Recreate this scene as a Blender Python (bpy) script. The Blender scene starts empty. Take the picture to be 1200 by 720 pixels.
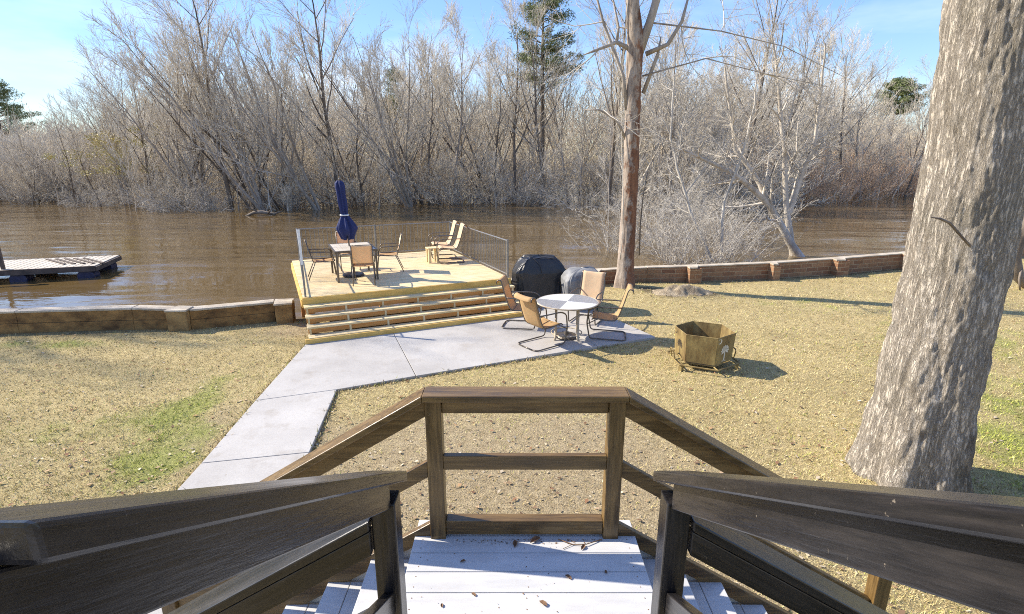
import bpy, bmesh, math, random
import numpy as np
from mathutils import Vector, Matrix
R = math.radians
S = bpy.context.scene
COL = S.collection
# ------------------------------------------------------------------ camera
cam_d = bpy.data.cameras.new('camera'); cam = bpy.data.objects.new('camera', cam_d); COL.objects.link(cam)
cam.location = (0, 0, 3.4); cam.rotation_euler = (R(90 - 15.4), 0, 0)
cam_d.sensor_width = 36; cam_d.lens = 18.6; cam_d.clip_start = 0.05; cam_d.clip_end = 2000
S.camera = cam
# ------------------------------------------------------------------ sky and sun
SUN_EL, SUN_AZ = 36.0, -75.0            # azimuth from +Y towards +X
w = bpy.data.worlds.new('World'); S.world = w; w.use_nodes = True
nt = w.node_tree; nt.nodes.clear()
out = nt.nodes.new('ShaderNodeOutputWorld'); bg = nt.nodes.new('ShaderNodeBackground')
sky = nt.nodes.new('ShaderNodeTexSky'); sky.sky_type = 'NISHITA'; sky.sun_disc = False
sky.sun_elevation = R(SUN_EL); sky.sun_rotation = R(SUN_AZ); sky.air_density = 1.0; sky.dust_density = 0.0; sky.ozone_density = 3.0
tc = nt.nodes.new('ShaderNodeTexCoord'); mp = nt.nodes.new('ShaderNodeMapping'); mp.inputs['Scale'].default_value = (1.1, 1.1, 5.0)
cn = nt.nodes.new('ShaderNodeTexNoise'); cn.inputs['Scale'].default_value = 1.7; cn.inputs['Detail'].default_value = 7; cn.inputs['Roughness'].default_value = 0.55
cr = nt.nodes.new('ShaderNodeValToRGB'); cr.color_ramp.elements[0].position = 0.47; cr.color_ramp.elements[1].position = 0.86
cr.color_ramp.elements[0].color = (0, 0, 0, 1); cr.color_ramp.elements[1].color = (0.7, 0.7, 0.7, 1)
mx = nt.nodes.new('ShaderNodeMixRGB'); mx.inputs[2].default_value = (4.2, 4.5, 5.1, 1)
L = nt.links.new
L(tc.outputs['Generated'], mp.inputs['Vector']); L(mp.outputs[0], cn.inputs['Vector']); L(cn.outputs['Fac'], cr.inputs[0])
L(cr.outputs[0], mx.inputs[0]); hs = nt.nodes.new('ShaderNodeHueSaturation'); hs.inputs['Saturation'].default_value = 1.12; hs.inputs['Hue'].default_value = 0.512; L(sky.outputs[0], hs.inputs['Color']); 
bw = nt.nodes.new('ShaderNodeRGBToBW'); ma = nt.nodes.new('ShaderNodeMath'); ma.operation = 'MULTIPLY_ADD'; ma.inputs[1].default_value = 0.17; ma.inputs[2].default_value = 0.92
dv = nt.nodes.new('ShaderNodeVectorMath'); dv.operation = 'DIVIDE'; L(hs.outputs[0], bw.inputs[0]); L(bw.outputs[0], ma.inputs[0]); L(hs.outputs[0], dv.inputs[0]); L(ma.outputs[0], dv.inputs[1]); L(dv.outputs[0], mx.inputs[1]); L(mx.outputs[0], bg.inputs['Color'])
bg.inputs['Strength'].default_value = 0.15
L(bg.outputs[0], out.inputs['Surface'])
sd = bpy.data.lights.new('sun', 'SUN'); sd.energy = 4.0; sd.angle = R(0.6); sd.color = (1.0, 0.91, 0.77)
so = bpy.data.objects.new('sun', sd); COL.objects.link(so)
sdir = Vector((math.sin(R(SUN_AZ)) * math.cos(R(SUN_EL)), math.cos(R(SUN_AZ)) * math.cos(R(SUN_EL)), math.sin(R(SUN_EL))))
so.rotation_euler = sdir.to_track_quat('Z', 'Y').to_euler(); so.location = sdir * 50
S.view_settings.view_transform = 'Standard'; S.view_settings.look = 'None'; S.view_settings.gamma = 1.0
S.view_settings.use_curve_mapping = False; S.view_settings.exposure = 1.18
S.render.engine = 'CYCLES'; S.cycles.max_bounces = 8; S.cycles.diffuse_bounces = 6; S.cycles.transparent_max_bounces = 4
S.cycles.filter_width = 1.0
try: S.cycles.use_denoising = False
except Exception: pass

# ------------------------------------------------------------------ materials
def new_mat(name):
    m = bpy.data.materials.new(name); m.use_nodes = True
    return m, m.node_tree, m.node_tree.nodes['Principled BSDF']
def ramp(t, fac, stops):
    r = t.nodes.new('ShaderNodeValToRGB'); e = r.color_ramp.elements
    while len(e) < len(stops): e.new(0.5)
    for i, (p, c) in enumerate(stops): e[i].position = p; e[i].color = (*c, 1)
    t.links.new(fac, r.inputs[0]); return r.outputs[0]
def noise(t, scale, detail=4, rough=0.6, stretch=(1, 1, 1), rot=(0, 0, 0), coord='Object'):
    c = t.nodes.new('ShaderNodeTexCoord'); m = t.nodes.new('ShaderNodeMapping')
    m.inputs['Scale'].default_value = stretch; m.inputs['Rotation'].default_value = rot
    n = t.nodes.new('ShaderNodeTexNoise'); n.inputs['Scale'].default_value = scale; n.inputs['Detail'].default_value = detail; n.inputs['Roughness'].default_value = rough
    t.links.new(c.outputs[coord], m.inputs[0]); t.links.new(m.outputs[0], n.inputs['Vector']); return n.outputs['Fac']
def mixc(t, fac, a, b, mode='MIX'):
    m = t.nodes.new('ShaderNodeMixRGB'); m.blend_type = mode
    for s, v in ((0, fac), (1, a), (2, b)):
        if isinstance(v, (int, float)): m.inputs[s].default_value = v
        elif isinstance(v, tuple): m.inputs[s].default_value = (*v, 1)
        else: t.links.new(v, m.inputs[s])
    return m.outputs[0]
def bump(t, bs, h, strength=0.4, dist=0.02):
    b = t.nodes.new('ShaderNodeBump'); b.inputs['Strength'].default_value = strength; b.inputs['Distance'].default_value = dist
    t.links.new(h, b.inputs['Height']); t.links.new(b.outputs[0], bs.inputs['Normal'])
def simple(name, c0, c1, scale=6, rough=0.6, stretch=(1, 1, 1), bs=0.2, bd=0.01, metal=0, spec=0.5, fine=None, lo=0.35, hi=0.65, rvar=0):
    m, t, b = new_mat(name)
    n = noise(t, scale, 6, 0.6, stretch)
    col = ramp(t, n, [(lo, c0), (hi, c1)])
    if fine:
        n2 = noise(t, fine, 3, 0.7, stretch)
        col = mixc(t, 0.5, col, ramp(t, n2, [(0.3, (0.35, 0.35, 0.35)), (0.7, (0.65, 0.65, 0.65))]), 'OVERLAY')
        bump(t, b, n2, bs, bd)
    else: bump(t, b, n, bs, bd)
    t.links.new(col, b.inputs['Base Color']); b.inputs['Roughness'].default_value = rough
    b.inputs['Metallic'].default_value = metal; b.inputs['Specular IOR Level'].default_value = spec
    if rvar:
        mr = t.nodes.new('ShaderNodeMapRange'); mr.inputs['To Min'].default_value = rough - rvar; mr.inputs['To Max'].default_value = rough + rvar
        t.links.new(n, mr.inputs[0]); t.links.new(mr.outputs[0], b.inputs['Roughness'])
    return m
def fabric(name, c, tl=0.35):
    m, t, b = new_mat(name)
    n = noise(t, 160, 2, 0.5); n2 = noise(t, 5, 4)
    col = mixc(t, ramp(t, n2, [(0.3, (0, 0, 0)), (0.7, (1, 1, 1))]), tuple(x * 0.85 for x in c), c)
    t.links.new(col, b.inputs['Base Color']); b.inputs['Roughness'].default_value = 0.75
    bump(t, b, n, 0.3, 0.004)
    tr = t.nodes.new('ShaderNodeBsdfTranslucent'); tr.inputs['Color'].default_value = (c[0] * 1.25, c[1] * 1.05, c[2] * 0.6, 1)
    mix = t.nodes.new('ShaderNodeMixShader'); mix.inputs[0].default_value = tl
    o = t.nodes['Material Output']; t.links.new(b.outputs[0], mix.inputs[1]); t.links.new(tr.outputs[0], mix.inputs[2]); t.links.new(mix.outputs[0], o.inputs['Surface'])
    return m
M = {}
def rail_mat(name, c0, c1, scale, rot=(0, 0, 0), rough=0.32):
    m, t, b = new_mat(name)
    def gr(sc, det, ro):
        c = t.nodes.new('ShaderNodeTexCoord'); q = t.nodes.new('ShaderNodeMapping'); q.vector_type = 'TEXTURE'; q.inputs['Rotation'].default_value = rot; q.inputs['Scale'].default_value = scale
        n = t.nodes.new('ShaderNodeTexNoise'); n.inputs['Scale'].default_value = sc; n.inputs['Detail'].default_value = det; n.inputs['Roughness'].default_value = ro
        t.links.new(c.outputs['Object'], q.inputs[0]); t.links.new(q.outputs[0], n.inputs['Vector']); return n.outputs['Fac']
    g1 = gr(70, 5, 0.65); g2 = gr(16, 4, 0.6); w_ = noise(t, 2.2, 5, 0.6); sc_ = noise(t, 38, 4, 0.7)
    c = ramp(t, mixc(t, 0.5, g1, g2), [(0.38, tuple(x * 0.6 for x in c0)), (0.47, c0), (0.62, tuple(x * 1.25 for x in c1))])
    c = mixc(t, ramp(t, w_, [(0.45, (0, 0, 0)), (0.75, (0.4, 0.4, 0.4))]), c, tuple(x * 1.4 for x in c1))
    c = mixc(t, ramp(t, sc_, [(0.68, (0, 0, 0)), (0.73, (0.6, 0.6, 0.6))]), c, (0.30, 0.25, 0.19))
    t.links.new(c, b.inputs['Base Color'])
    t.links.new(ramp(t, mixc(t, 0.5, g2, w_), [(0.3, (rough - 0.08,) * 3), (0.7, (rough + 0.16,) * 3)]), b.inputs['Roughness']); bump(t, b, mixc(t, 0.45, g1, g2), 0.5, 0.005); return m
GOLD = ((0.095, 0.056, 0.018), (0.165, 0.10, 0.033)); SHADED = ((0.010, 0.0095, 0.0105), (0.024, 0.021, 0.020))  # one rail paint twice: far copy warmed by bounce light, near copy darkened as shade
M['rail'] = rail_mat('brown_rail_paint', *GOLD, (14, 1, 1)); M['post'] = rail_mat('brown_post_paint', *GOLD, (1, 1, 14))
M['rail_shaded'] = rail_mat('shaded_rail_paint', *SHADED, (1, 14, 1), (R(-31.2), 0, 0), 0.24); M['post_shaded'] = rail_mat('shaded_post_paint', *SHADED, (1, 1, 14), (0, 0, 0), 0.24)
M['rail_left'] = rail_mat('shaded_rail_paint_falling_left', *SHADED, (14, 1, 1), (0, R(-31.2), 0), 0.24); M['rail_right'] = rail_mat('shaded_rail_paint_falling_right', *SHADED, (14, 1, 1), (0, R(31.2), 0), 0.24)
def tread_mat():
    m, t, b = new_mat('pale_tread_paint')
    a = noise(t, 3, 6, 0.6, (1, 5, 1)); g = noise(t, 18, 4, 0.65, (0.3, 3, 1)); d = noise(t, 9, 6, 0.75); w_ = noise(t, 1.6, 5, 0.7)
    c = ramp(t, a, [(0.35, (0.48, 0.48, 0.475)), (0.65, (0.58, 0.575, 0.56))])
    c = mixc(t, ramp(t, d, [(0.66, (0, 0, 0)), (0.78, (0.6, 0.6, 0.6))]), c, (0.32, 0.27, 0.21))
    c = mixc(t, ramp(t, w_, [(0.45, (0, 0, 0)), (0.75, (0.35, 0.35, 0.35))]), c, (0.42, 0.395, 0.36))
    t.links.new(c, b.inputs['Base Color']); b.inputs['Roughness'].default_value = 0.6; bump(t, b, g, 0.3, 0.004); return m
M['white_paint'] = tread_mat()
def concrete_mat():
    m, t, b = new_mat('patio_concrete')
    a = noise(t, 0.55, 6, 0.65); f = noise(t, 70, 4, 0.7); st_ = noise(t, 2.6, 7, 0.7); sp_ = noise(t, 24, 3, 0.6)
    c = ramp(t, a, [(0.32, (0.34, 0.32, 0.29)), (0.66, (0.46, 0.44, 0.405))])
    c = mixc(t, ramp(t, st_, [(0.54, (0, 0, 0)), (0.72, (0.6, 0.6, 0.6))]), c, (0.29, 0.255, 0.21))
    c = mixc(t, ramp(t, sp_, [(0.69, (0, 0, 0)), (0.76, (0.7, 0.7, 0.7))]), c, (0.26, 0.22, 0.17))
    c = mixc(t, 0.4, c, ramp(t, f, [(0.3, (0.35, 0.35, 0.35)), (0.7, (0.65, 0.65, 0.65))]), 'OVERLAY')
    t.links.new(c, b.inputs['Base Color']); b.inputs['Roughness'].default_value = 0.85; bump(t, b, f, 0.25, 0.004); return m
M['concrete'] = concrete_mat()
M['pine_top'] = simple('weathered_new_pine', (0.56, 0.43, 0.215), (0.76, 0.61, 0.36), 2.2, 0.6, (1, 9, 1), 0.25, 0.004, fine=24)
M['pine_face'] = simple('bounce_lit_pine_face', (0.58, 0.35, 0.075), (0.72, 0.48, 0.14), 2.2, 0.6, (1, 1, 8), 0.25, 0.004, fine=24)  # deck pine with warm bounce light put into the fascia colour
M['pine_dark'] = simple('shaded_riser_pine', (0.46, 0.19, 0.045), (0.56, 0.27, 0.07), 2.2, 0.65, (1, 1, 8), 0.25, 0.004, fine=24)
M['black_metal'] = simple('black_metal', (0.03, 0.03, 0.032), (0.05, 0.05, 0.052), 20, 0.4, metal=0.3)
M['rail_metal'] = simple('grey_rail_metal', (0.17, 0.17, 0.17), (0.26, 0.26, 0.255), 20, 0.4, metal=0.4)
M['white_metal'] = simple('white_capped_metal', (0.7, 0.7, 0.68), (0.8, 0.8, 0.78), 20, 0.4)
M['bronze'] = simple('bronze_tube', (0.10, 0.085, 0.07), (0.17, 0.145, 0.12), 18, 0.35, metal=0.5)
M['sling'] = fabric('tan_sling', (0.62, 0.44, 0.22), 0.4)
M['sling_pale'] = fabric('pale_tan_sling', (0.78, 0.60, 0.38), 0.3)
M['blue_cloth'] = fabric('navy_umbrella_cloth', (0.016, 0.028, 0.125), 0.08)
M['white_trim'] = simple('pale_trim', (0.65, 0.68, 0.7), (0.8, 0.8, 0.8), 20, 0.6)
M['black_cover'] = simple('black_vinyl_cover', (0.016, 0.017, 0.019), (0.03, 0.031, 0.034), 5, 0.42, bs=0.5, bd=0.02)
M['grey_cover'] = simple('faded_grey_cover', (0.15, 0.15, 0.148), (0.24, 0.24, 0.235), 4, 0.6, bs=0.6, bd=0.02)
M['tabletile'] = None
M['leaf_dead'] = simple('dead_leaf', (0.12, 0.06, 0.03), (0.26, 0.15, 0.07), 30, 0.8)
M['soil'] = simple('dark_soil', (0.09, 0.065, 0.04), (0.17, 0.125, 0.08), 14, 0.95, fine=60)
M['dock_wood'] = simple('weathered_dock_boards', (0.38, 0.33, 0.26), (0.58, 0.52, 0.43), 1.5, 0.8, (1, 7, 1), 0.3, 0.006, fine=20)
M['dock_dark'] = simple('dark_dock_frame', (0.06, 0.045, 0.035), (0.14, 0.10, 0.075), 4, 0.8)
M['barrel'] = simple('blue_float_plastic', (0.02, 0.02, 0.05), (0.04, 0.04, 0.09), 8, 0.5)
M['coping'] = simple('pale_wall_cap', (0.34, 0.28, 0.20), (0.54, 0.47, 0.36), 3, 0.85, fine=30)
M['needles'] = simple('pine_needles', (0.11, 0.135, 0.045), (0.22, 0.25, 0.09), 1.2, 0.7)
M['needles_yellow'] = simple('new_yellow_leaves', (0.46, 0.38, 0.13), (0.58, 0.50, 0.20), 1.2, 0.7)

def bark(name, c0, c1, scale=3, st=(1, 1, 0.25), fine=18, bs=0.7, bd=0.03):
    return simple(name, c0, c1, scale, 0.9, st, bs, bd, fine=fine)
M['bark_grey'] = bark('grey_bark', (0.24, 0.20, 0.16), (0.42, 0.37, 0.31))
M['bark_dark'] = bark('dark_bark', (0.10, 0.078, 0.06), (0.22, 0.18, 0.14))
M['bark_pale'] = bark('pale_bark', (0.38, 0.33, 0.26), (0.62, 0.56, 0.47), 2.5)
M['twig_grey'] = bark('grey_twigs', (0.56, 0.505, 0.41), (0.70, 0.64, 0.535), 0.5, (1, 1, 1))
M['twig_pale'] = bark('pale_twigs', (0.48, 0.43, 0.355), (0.62, 0.565, 0.475), 0.5, (1, 1, 1))
M['deep_bark'] = bark('shade_lifted_tan_bark', (0.34, 0.29, 0.23), (0.52, 0.46, 0.38))  # bark lightened for the deep rows, lifting their shade in place of haze
M['twig_near'] = bark('near_pale_twigs', (0.40, 0.365, 0.305), (0.58, 0.535, 0.46), 0.5, (1, 1, 1))
M['twig_red'] = bark('reddish_twigs', (0.58, 0.40, 0.26), (0.70, 0.53, 0.38), 0.5, (1, 1, 1))
M['twig_tan'] = bark('tan_twigs', (0.60, 0.53, 0.405), (0.74, 0.66, 0.525), 0.5, (1, 1, 1))

def big_bark():
    m, t, b = new_mat('furrowed_grey_bark')
    v = noise(t, 5.0, 9, 0.78, (3.0, 3.0, 0.9)); f = noise(t, 30, 7, 0.8, (1.5, 1.5, 0.8)); big = noise(t, 0.8, 4)
    c = ramp(t, v, [(0.32, (0.40, 0.335, 0.255)), (0.45, (0.53, 0.465, 0.375)), (0.62, (0.60, 0.535, 0.44))])
    n4 = noise(t, 10.0, 8, 0.66, (1.5, 1.5, 0.20)); n5 = noise(t, 24.0, 6, 0.68, (1.4, 1.4, 0.28)); blo = noise(t, 1.3, 7, 0.7, (1, 1, 0.5))
    fa = ramp(t, n4, [(0.455, (1, 1, 1)), (0.495, (0, 0, 0)), (0.505, (0, 0, 0)), (0.55, (1, 1, 1))]); fb = ramp(t, n5, [(0.44, (1, 1, 1)), (0.5, (0.1, 0.1, 0.1)), (0.56, (1, 1, 1))]); fur = mixc(t, 0.5, fa, fb)
    c = mixc(t, 0.5, c, mixc(t, fa, (0.42, 0.38, 0.33), (1, 1, 1)), 'MULTIPLY'); c = mixc(t, 0.3, c, mixc(t, fb, (0.45, 0.42, 0.38), (1, 1, 1)), 'MULTIPLY')
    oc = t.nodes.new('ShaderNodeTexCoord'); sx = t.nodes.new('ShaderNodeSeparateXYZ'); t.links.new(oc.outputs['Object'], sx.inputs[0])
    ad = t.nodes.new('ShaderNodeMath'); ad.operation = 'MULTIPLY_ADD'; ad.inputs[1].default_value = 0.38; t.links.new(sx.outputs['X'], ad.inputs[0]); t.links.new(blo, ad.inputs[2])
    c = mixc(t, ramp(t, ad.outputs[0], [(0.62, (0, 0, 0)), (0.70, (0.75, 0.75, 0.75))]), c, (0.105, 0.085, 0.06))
    c = mixc(t, 0.3, c, ramp(t, f, [(0.32, (0.2, 0.2, 0.2)), (0.68, (0.72, 0.7, 0.66))]), 'OVERLAY')
    co_ = t.nodes.new('ShaderNodeTexCoord'); m_ = t.nodes.new('ShaderNodeMapping'); m_.inputs['Scale'].default_value = (1, 1, 0.34); t.links.new(co_.outputs['Object'], m_.inputs[0])
    wn = t.nodes.new('ShaderNodeTexNoise'); wn.inputs['Scale'].default_value = 9; wn.inputs['Detail'].default_value = 5; t.links.new(m_.outputs[0], wn.inputs['Vector'])
    vm = t.nodes.new('ShaderNodeMixRGB'); vm.blend_type = 'ADD'; vm.inputs[0].default_value = 0.11; t.links.new(m_.outputs[0], vm.inputs[1]); t.links.new(wn.outputs['Color'], vm.inputs[2])
    vo = t.nodes.new('ShaderNodeTexVoronoi'); vo.feature = 'DISTANCE_TO_EDGE'; vo.inputs['Scale'].default_value = 30; t.links.new(vm.outputs[0], vo.inputs['Vector'])
    crack = ramp(t, vo.outputs['Distance'], [(0.0, (0, 0, 0)), (0.10, (1, 1, 1))])
    c = mixc(t, 0.12, c, mixc(t, crack, (0.22, 0.2, 0.18), (1, 1, 1)), 'MULTIPLY')
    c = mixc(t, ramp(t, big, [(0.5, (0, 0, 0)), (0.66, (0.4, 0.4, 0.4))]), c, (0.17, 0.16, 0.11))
    t.links.new(c, b.inputs['Base Color']); b.inputs['Roughness'].default_value = 0.95
    bump(t, b, mixc(t, 0.5, mixc(t, 0.5, v, f), fur), 1.0, 0.045); return m
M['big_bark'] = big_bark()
def centre_bark():
    m, t, b = new_mat('lit_and_shaded_bark')
    v = noise(t, 5.0, 8, 0.7, (2, 2, 0.5)); p = noise(t, 3.0, 6, 0.7, (1.0, 1.0, 0.6))
    c = ramp(t, v, [(0.33, (0.16, 0.115, 0.085)), (0.6, (0.42, 0.35, 0.28))])
    tcn = t.nodes.new('ShaderNodeTexCoord'); sx = t.nodes.new('ShaderNodeSeparateXYZ'); t.links.new(tcn.outputs['Object'], sx.inputs[0])
    ad = t.nodes.new('ShaderNodeMath'); ad.operation = 'MULTIPLY_ADD'; ad.inputs[1].default_value = 1.3; t.links.new(sx.outputs['X'], ad.inputs[0]); t.links.new(ramp(t, p, [(0.36, (0, 0, 0)), (0.64, (0.55, 0.55, 0.55))]), ad.inputs[2])
    c = mixc(t, ramp(t, ad.outputs[0], [(0.17, (0, 0, 0)), (0.34, (1, 1, 1))]), c, ramp(t, v, [(0.35, (0.11, 0.045, 0.022)), (0.65, (0.26, 0.125, 0.065))]))  # right side painted dark red-brown for shade, along with the vine colour
    t.links.new(c, b.inputs['Base Color']); b.inputs['Roughness'].default_value = 0.95
    bump(t, b, v, 1.0, 0.03); return m
M['centre_bark'] = centre_bark()
def brick_mat():
    m, t, b = new_mat('old_red_brick')
    uv = t.nodes.new('ShaderNodeUVMap')
    br = t.nodes.new('ShaderNodeTexBrick'); br.inputs['Scale'].default_value = 1.0
    br.inputs['Brick Width'].default_value = 0.42; br.inputs['Row Height'].default_value = 0.13; br.inputs['Mortar Size'].default_value = 0.012; br.inputs['Mortar Smooth'].default_value = 0.3
    br.inputs['Color1'].default_value = (0.20, 0.095, 0.05, 1); br.inputs['Color2'].default_value = (0.32, 0.18, 0.095, 1); br.inputs['Mortar'].default_value = (0.34, 0.25, 0.15, 1)
    t.links.new(uv.outputs[0], br.inputs['Vector'])
    n = noise(t, 2.2, 6, 0.7)
    c = mixc(t, ramp(t, n, [(0.42, (0, 0, 0)), (0.75, (0.6, 0.6, 0.6))]), br.outputs['Color'], (0.24, 0.125, 0.045))
    c = mixc(t, 0.5, c, ramp(t, noise(t, 20, 4), [(0.3, (0.3, 0.3, 0.3)), (0.7, (0.7, 0.7, 0.7))]), 'OVERLAY')
    t.links.new(c, b.inputs['Base Color']); b.inputs['Roughness'].default_value = 0.9
    bump(t, b, br.outputs['Fac'], -0.5, 0.01); return m
M['brick'] = brick_mat()
M['stained_wall'] = simple('stained_tan_wall', (0.10, 0.05, 0.016), (0.36, 0.20, 0.065), 3.2, 0.9, (1, 1, 1.6), 0.4, 0.01, fine=22, lo=0.3, hi=0.68)
M['stained_block'] = simple('pale_stained_block', (0.16, 0.09, 0.032), (0.36, 0.23, 0.09), 2.4, 0.9, (1, 1, 1.6), 0.4, 0.01, fine=22)
M['rust'] = simple('rusted_steel', (0.135, 0.085, 0.028), (0.31, 0.23, 0.085), 7, 0.75, (1, 1, 0.4), 0.3, 0.004, fine=40)
M['lit_cut'] = simple('lit_grass_cutout', (0.60, 0.57, 0.47), (0.7, 0.67, 0.56), 8, 0.7)  # decal coloured as sunlit grass seen through the cutout
M['shade_cut'] = simple('inner_shade_cutout', (0.05, 0.035, 0.02), (0.08, 0.06, 0.03), 8, 0.8)  # decal coloured as the shade inside the pit

def vcol_mat(name, attr='tint', rough=0.9, tl=0.0):
    m, t, b = new_mat(name)
    a = t.nodes.new('ShaderNodeAttribute'); a.attribute_name = attr
    t.links.new(a.outputs['Color'], b.inputs['Base Color']); b.inputs['Roughness'].default_value = rough
    b.inputs['Specular IOR Level'].default_value = 0.2
    return m, t, b, a
M['blade'] = vcol_mat('dry_blades')[0]
def ground_mat():
    m, t, b = new_mat('dormant_lawn')
    a = t.nodes.new('ShaderNodeAttribute'); a.attribute_name = 'zone'
    sp = t.nodes.new('ShaderNodeSeparateColor'); t.links.new(a.outputs['Color'], sp.inputs[0])
    n1 = noise(t, 0.6, 6, 0.65); n2 = noise(t, 9, 6, 0.7); n3 = noise(t, 60, 4, 0.75)
    straw = ramp(t, n2, [(0.3, (0.38, 0.295, 0.135)), (0.5, (0.55, 0.445, 0.21)), (0.72, (0.65, 0.55, 0.30))])
    straw = mixc(t, ramp(t, n1, [(0.4, (0, 0, 0)), (0.7, (0.55, 0.55, 0.55))]), straw, (0.38, 0.28, 0.13))
    green = ramp(t, n2, [(0.35, (0.26, 0.27, 0.07)), (0.65, (0.44, 0.43, 0.15))])
    dirt = ramp(t, n2, [(0.3, (0.36, 0.275, 0.155)), (0.7, (0.54, 0.435, 0.26))])
    c = mixc(t, sp.outputs[1], straw, dirt); c = mixc(t, sp.outputs[0], c, green)
    c = mixc(t, sp.outputs[2], c, (0.10, 0.075, 0.05))
    c = mixc(t, 0.8, c, ramp(t, n3, [(0.34, (0.16, 0.16, 0.16)), (0.66, (0.74, 0.74, 0.74))]), 'OVERLAY')
    t.links.new(c, b.inputs['Base Color']); b.inputs['Roughness'].default_value = 0.95; b.inputs['Specular IOR Level'].default_value = 0.15
    bump(t, b, mixc(t, 0.5, n2, n3), 1.0, 0.06); return m
M['lawn'] = ground_mat()
def water_mat():
    m, t, b = new_mat('tannin_river_water')
    b.inputs['Base Color'].default_value = (0.13, 0.085, 0.033, 1); b.inputs['Roughness'].default_value = 0.04
    b.inputs['IOR'].default_value = 1.6; b.inputs['Specular IOR Level'].default_value = 0.6
    n0 = noise(t, 0.42, 3, 0.5, (0.5, 1.3, 1), (0, 0, R(8))); n1 = noise(t, 1.5, 4, 0.6, (0.4, 1.0, 1), (0, 0, R(-5))); n2 = noise(t, 7.0, 3, 0.6, (0.5, 1.0, 1), (0, 0, R(3))); n3 = noise(t, 0.13, 3, 0.5, (0.5, 1.3, 1))
    amp = ramp(t, n3, [(0.38, (0.08, 0.08, 0.08)), (0.60, (1, 1, 1))])
    h = mixc(t, 0.05, mixc(t, 0.14, n0, n1), n2); h2 = mixc(t, 1.0, h, amp, 'MULTIPLY')
    bump(t, b, h2, 1.0, 0.15)
    return m
M['water'] = water_mat()

# ------------------------------------------------------------------ mesh helpers
class MB:
    def __init__(s): s.v = []; s.f = []
    def add(s, vs, fs):
        o = len(s.v); s.v += [tuple(p) for p in vs]; s.f += [tuple(i + o for i in f) for f in fs]; return s
    def box(s, c, d, rz=0, mat=None):
        x, y, z = (q / 2 for q in d)
        vs = [Vector((i * x, j * y, k * z)) for i in (-1, 1) for j in (-1, 1) for k in (-1, 1)]
        T = Matrix.Translation(c) @ (mat if mat else Matrix.Rotation(rz, 4, 'Z'))
        return s.add([T @ p for p in vs], [(0, 1, 3, 2), (4, 6, 7, 5), (0, 4, 5, 1), (2, 3, 7, 6), (0, 2, 6, 4), (1, 5, 7, 3)])
    def prism(s, pts, z0, z1):
        n = len(pts); a = sum(pts[i][0] * pts[(i + 1) % n][1] - pts[(i + 1) % n][0] * pts[i][1] for i in range(n))
        if a < 0: pts = pts[::-1]
        vs = [(p[0], p[1], z0) for p in pts] + [(p[0], p[1], z1) for p in pts]
        return s.add(vs, [tuple(range(n))[::-1], tuple(range(n, 2 * n))] + [(i, (i + 1) % n, n + (i + 1) % n, n + i) for i in range(n)])
    def hexa(s, lo, hi):      # two matching loops
        n = len(lo)
        return s.add(list(lo) + list(hi), [tuple(range(n))[::-1], tuple(range(n, 2 * n))] + [(i, (i + 1) % n, n + (i + 1) % n, n + i) for i in range(n)])
    def tube(s, pts, r, k=8, caps=True, closed=False):
        P = [Vector(p) for p in pts]; n = len(P); rs = r if isinstance(r, (list, tuple)) else [r] * n
        base = len(s.v); up = None
        for i, p in enumerate(P):
            if closed: t = (P[(i + 1) % n] - P[i - 1]).normalized()
            else: t = (P[min(i + 1, n - 1)] - P[max(i - 1, 0)]).normalized()
            if up is None:
                up = Vector((0, 0, 1)) if abs(t.z) < 0.9 else Vector((1, 0, 0))
            a = (up - t * up.dot(t)).normalized(); up = a; b = t.cross(a)
            for j in range(k):
                an = 2 * math.pi * j / k; s.v.append(tuple(p + (a * math.cos(an) + b * math.sin(an)) * rs[i]))
        for i in range(n if closed else n - 1):
            for j in range(k):
                i2 = (i + 1) % n
                s.f.append((base + i * k + j, base + i * k + (j + 1) % k, base + i2 * k + (j + 1) % k, base + i2 * k + j))
        if caps and not closed:
            s.f.append(tuple(base + j for j in range(k))[::-1]); s.f.append(tuple(base + (n - 1) * k + j for j in range(k)))
        return s
    def lathe(s, prof, k=24, c=(0, 0, 0), mod=None):
        base = len(s.v)
        for i, (r, z) in enumerate(prof):
            for j in range(k):
                a = 2 * math.pi * j / k; q = r * (mod(a, z) if mod else 1)
                s.v.append((c[0] + q * math.cos(a), c[1] + q * math.sin(a), c[2] + z))
        for i in range(len(prof) - 1):
            for j in range(k):
                s.f.append((base + i * k + j, base + i * k + (j + 1) % k, base + (i + 1) * k + (j + 1) % k, base + (i + 1) * k + j))
        s.f.append(tuple(base + j for j in range(k))[::-1]); s.f.append(tuple(base + (len(prof) - 1) * k + j for j in range(k)))
        return s
    def build(s, name, mat, parent=None, bevel=0, smooth=False, seg=2, solid=0):
        me = bpy.data.meshes.new(name); me.from_pydata(s.v, [], s.f); me.update()
        o = bpy.data.objects.new(name, me); COL.objects.link(o); me.materials.append(mat)
        if parent: o.parent = parent
        if smooth:
            for p in me.polygons: p.use_smooth = True
        if solid:
            q = o.modifiers.new('solid', 'SOLIDIFY'); q.thickness = solid; q.offset = 0
        if bevel:
            q = o.modifiers.new('bevel', 'BEVEL'); q.width = bevel; q.segments = seg; q.limit_method = 'ANGLE'; q.angle_limit = R(40)
        return o
def tag(o, label=None, cat=None, group=None, kind=None):
    if label: o['label'] = label
    if cat: o['category'] = cat
    if group: o['group'] = group
    if kind: o['kind'] = kind
    return o
def empty(name, loc, rz=0, label=None, cat=None, group=None):
    o = bpy.data.objects.new(name, None); COL.objects.link(o); o.location = loc; o.rotation_euler = (0, 0, rz); o.empty_display_size = 0.2
    return tag(o, label, cat, group)
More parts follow.
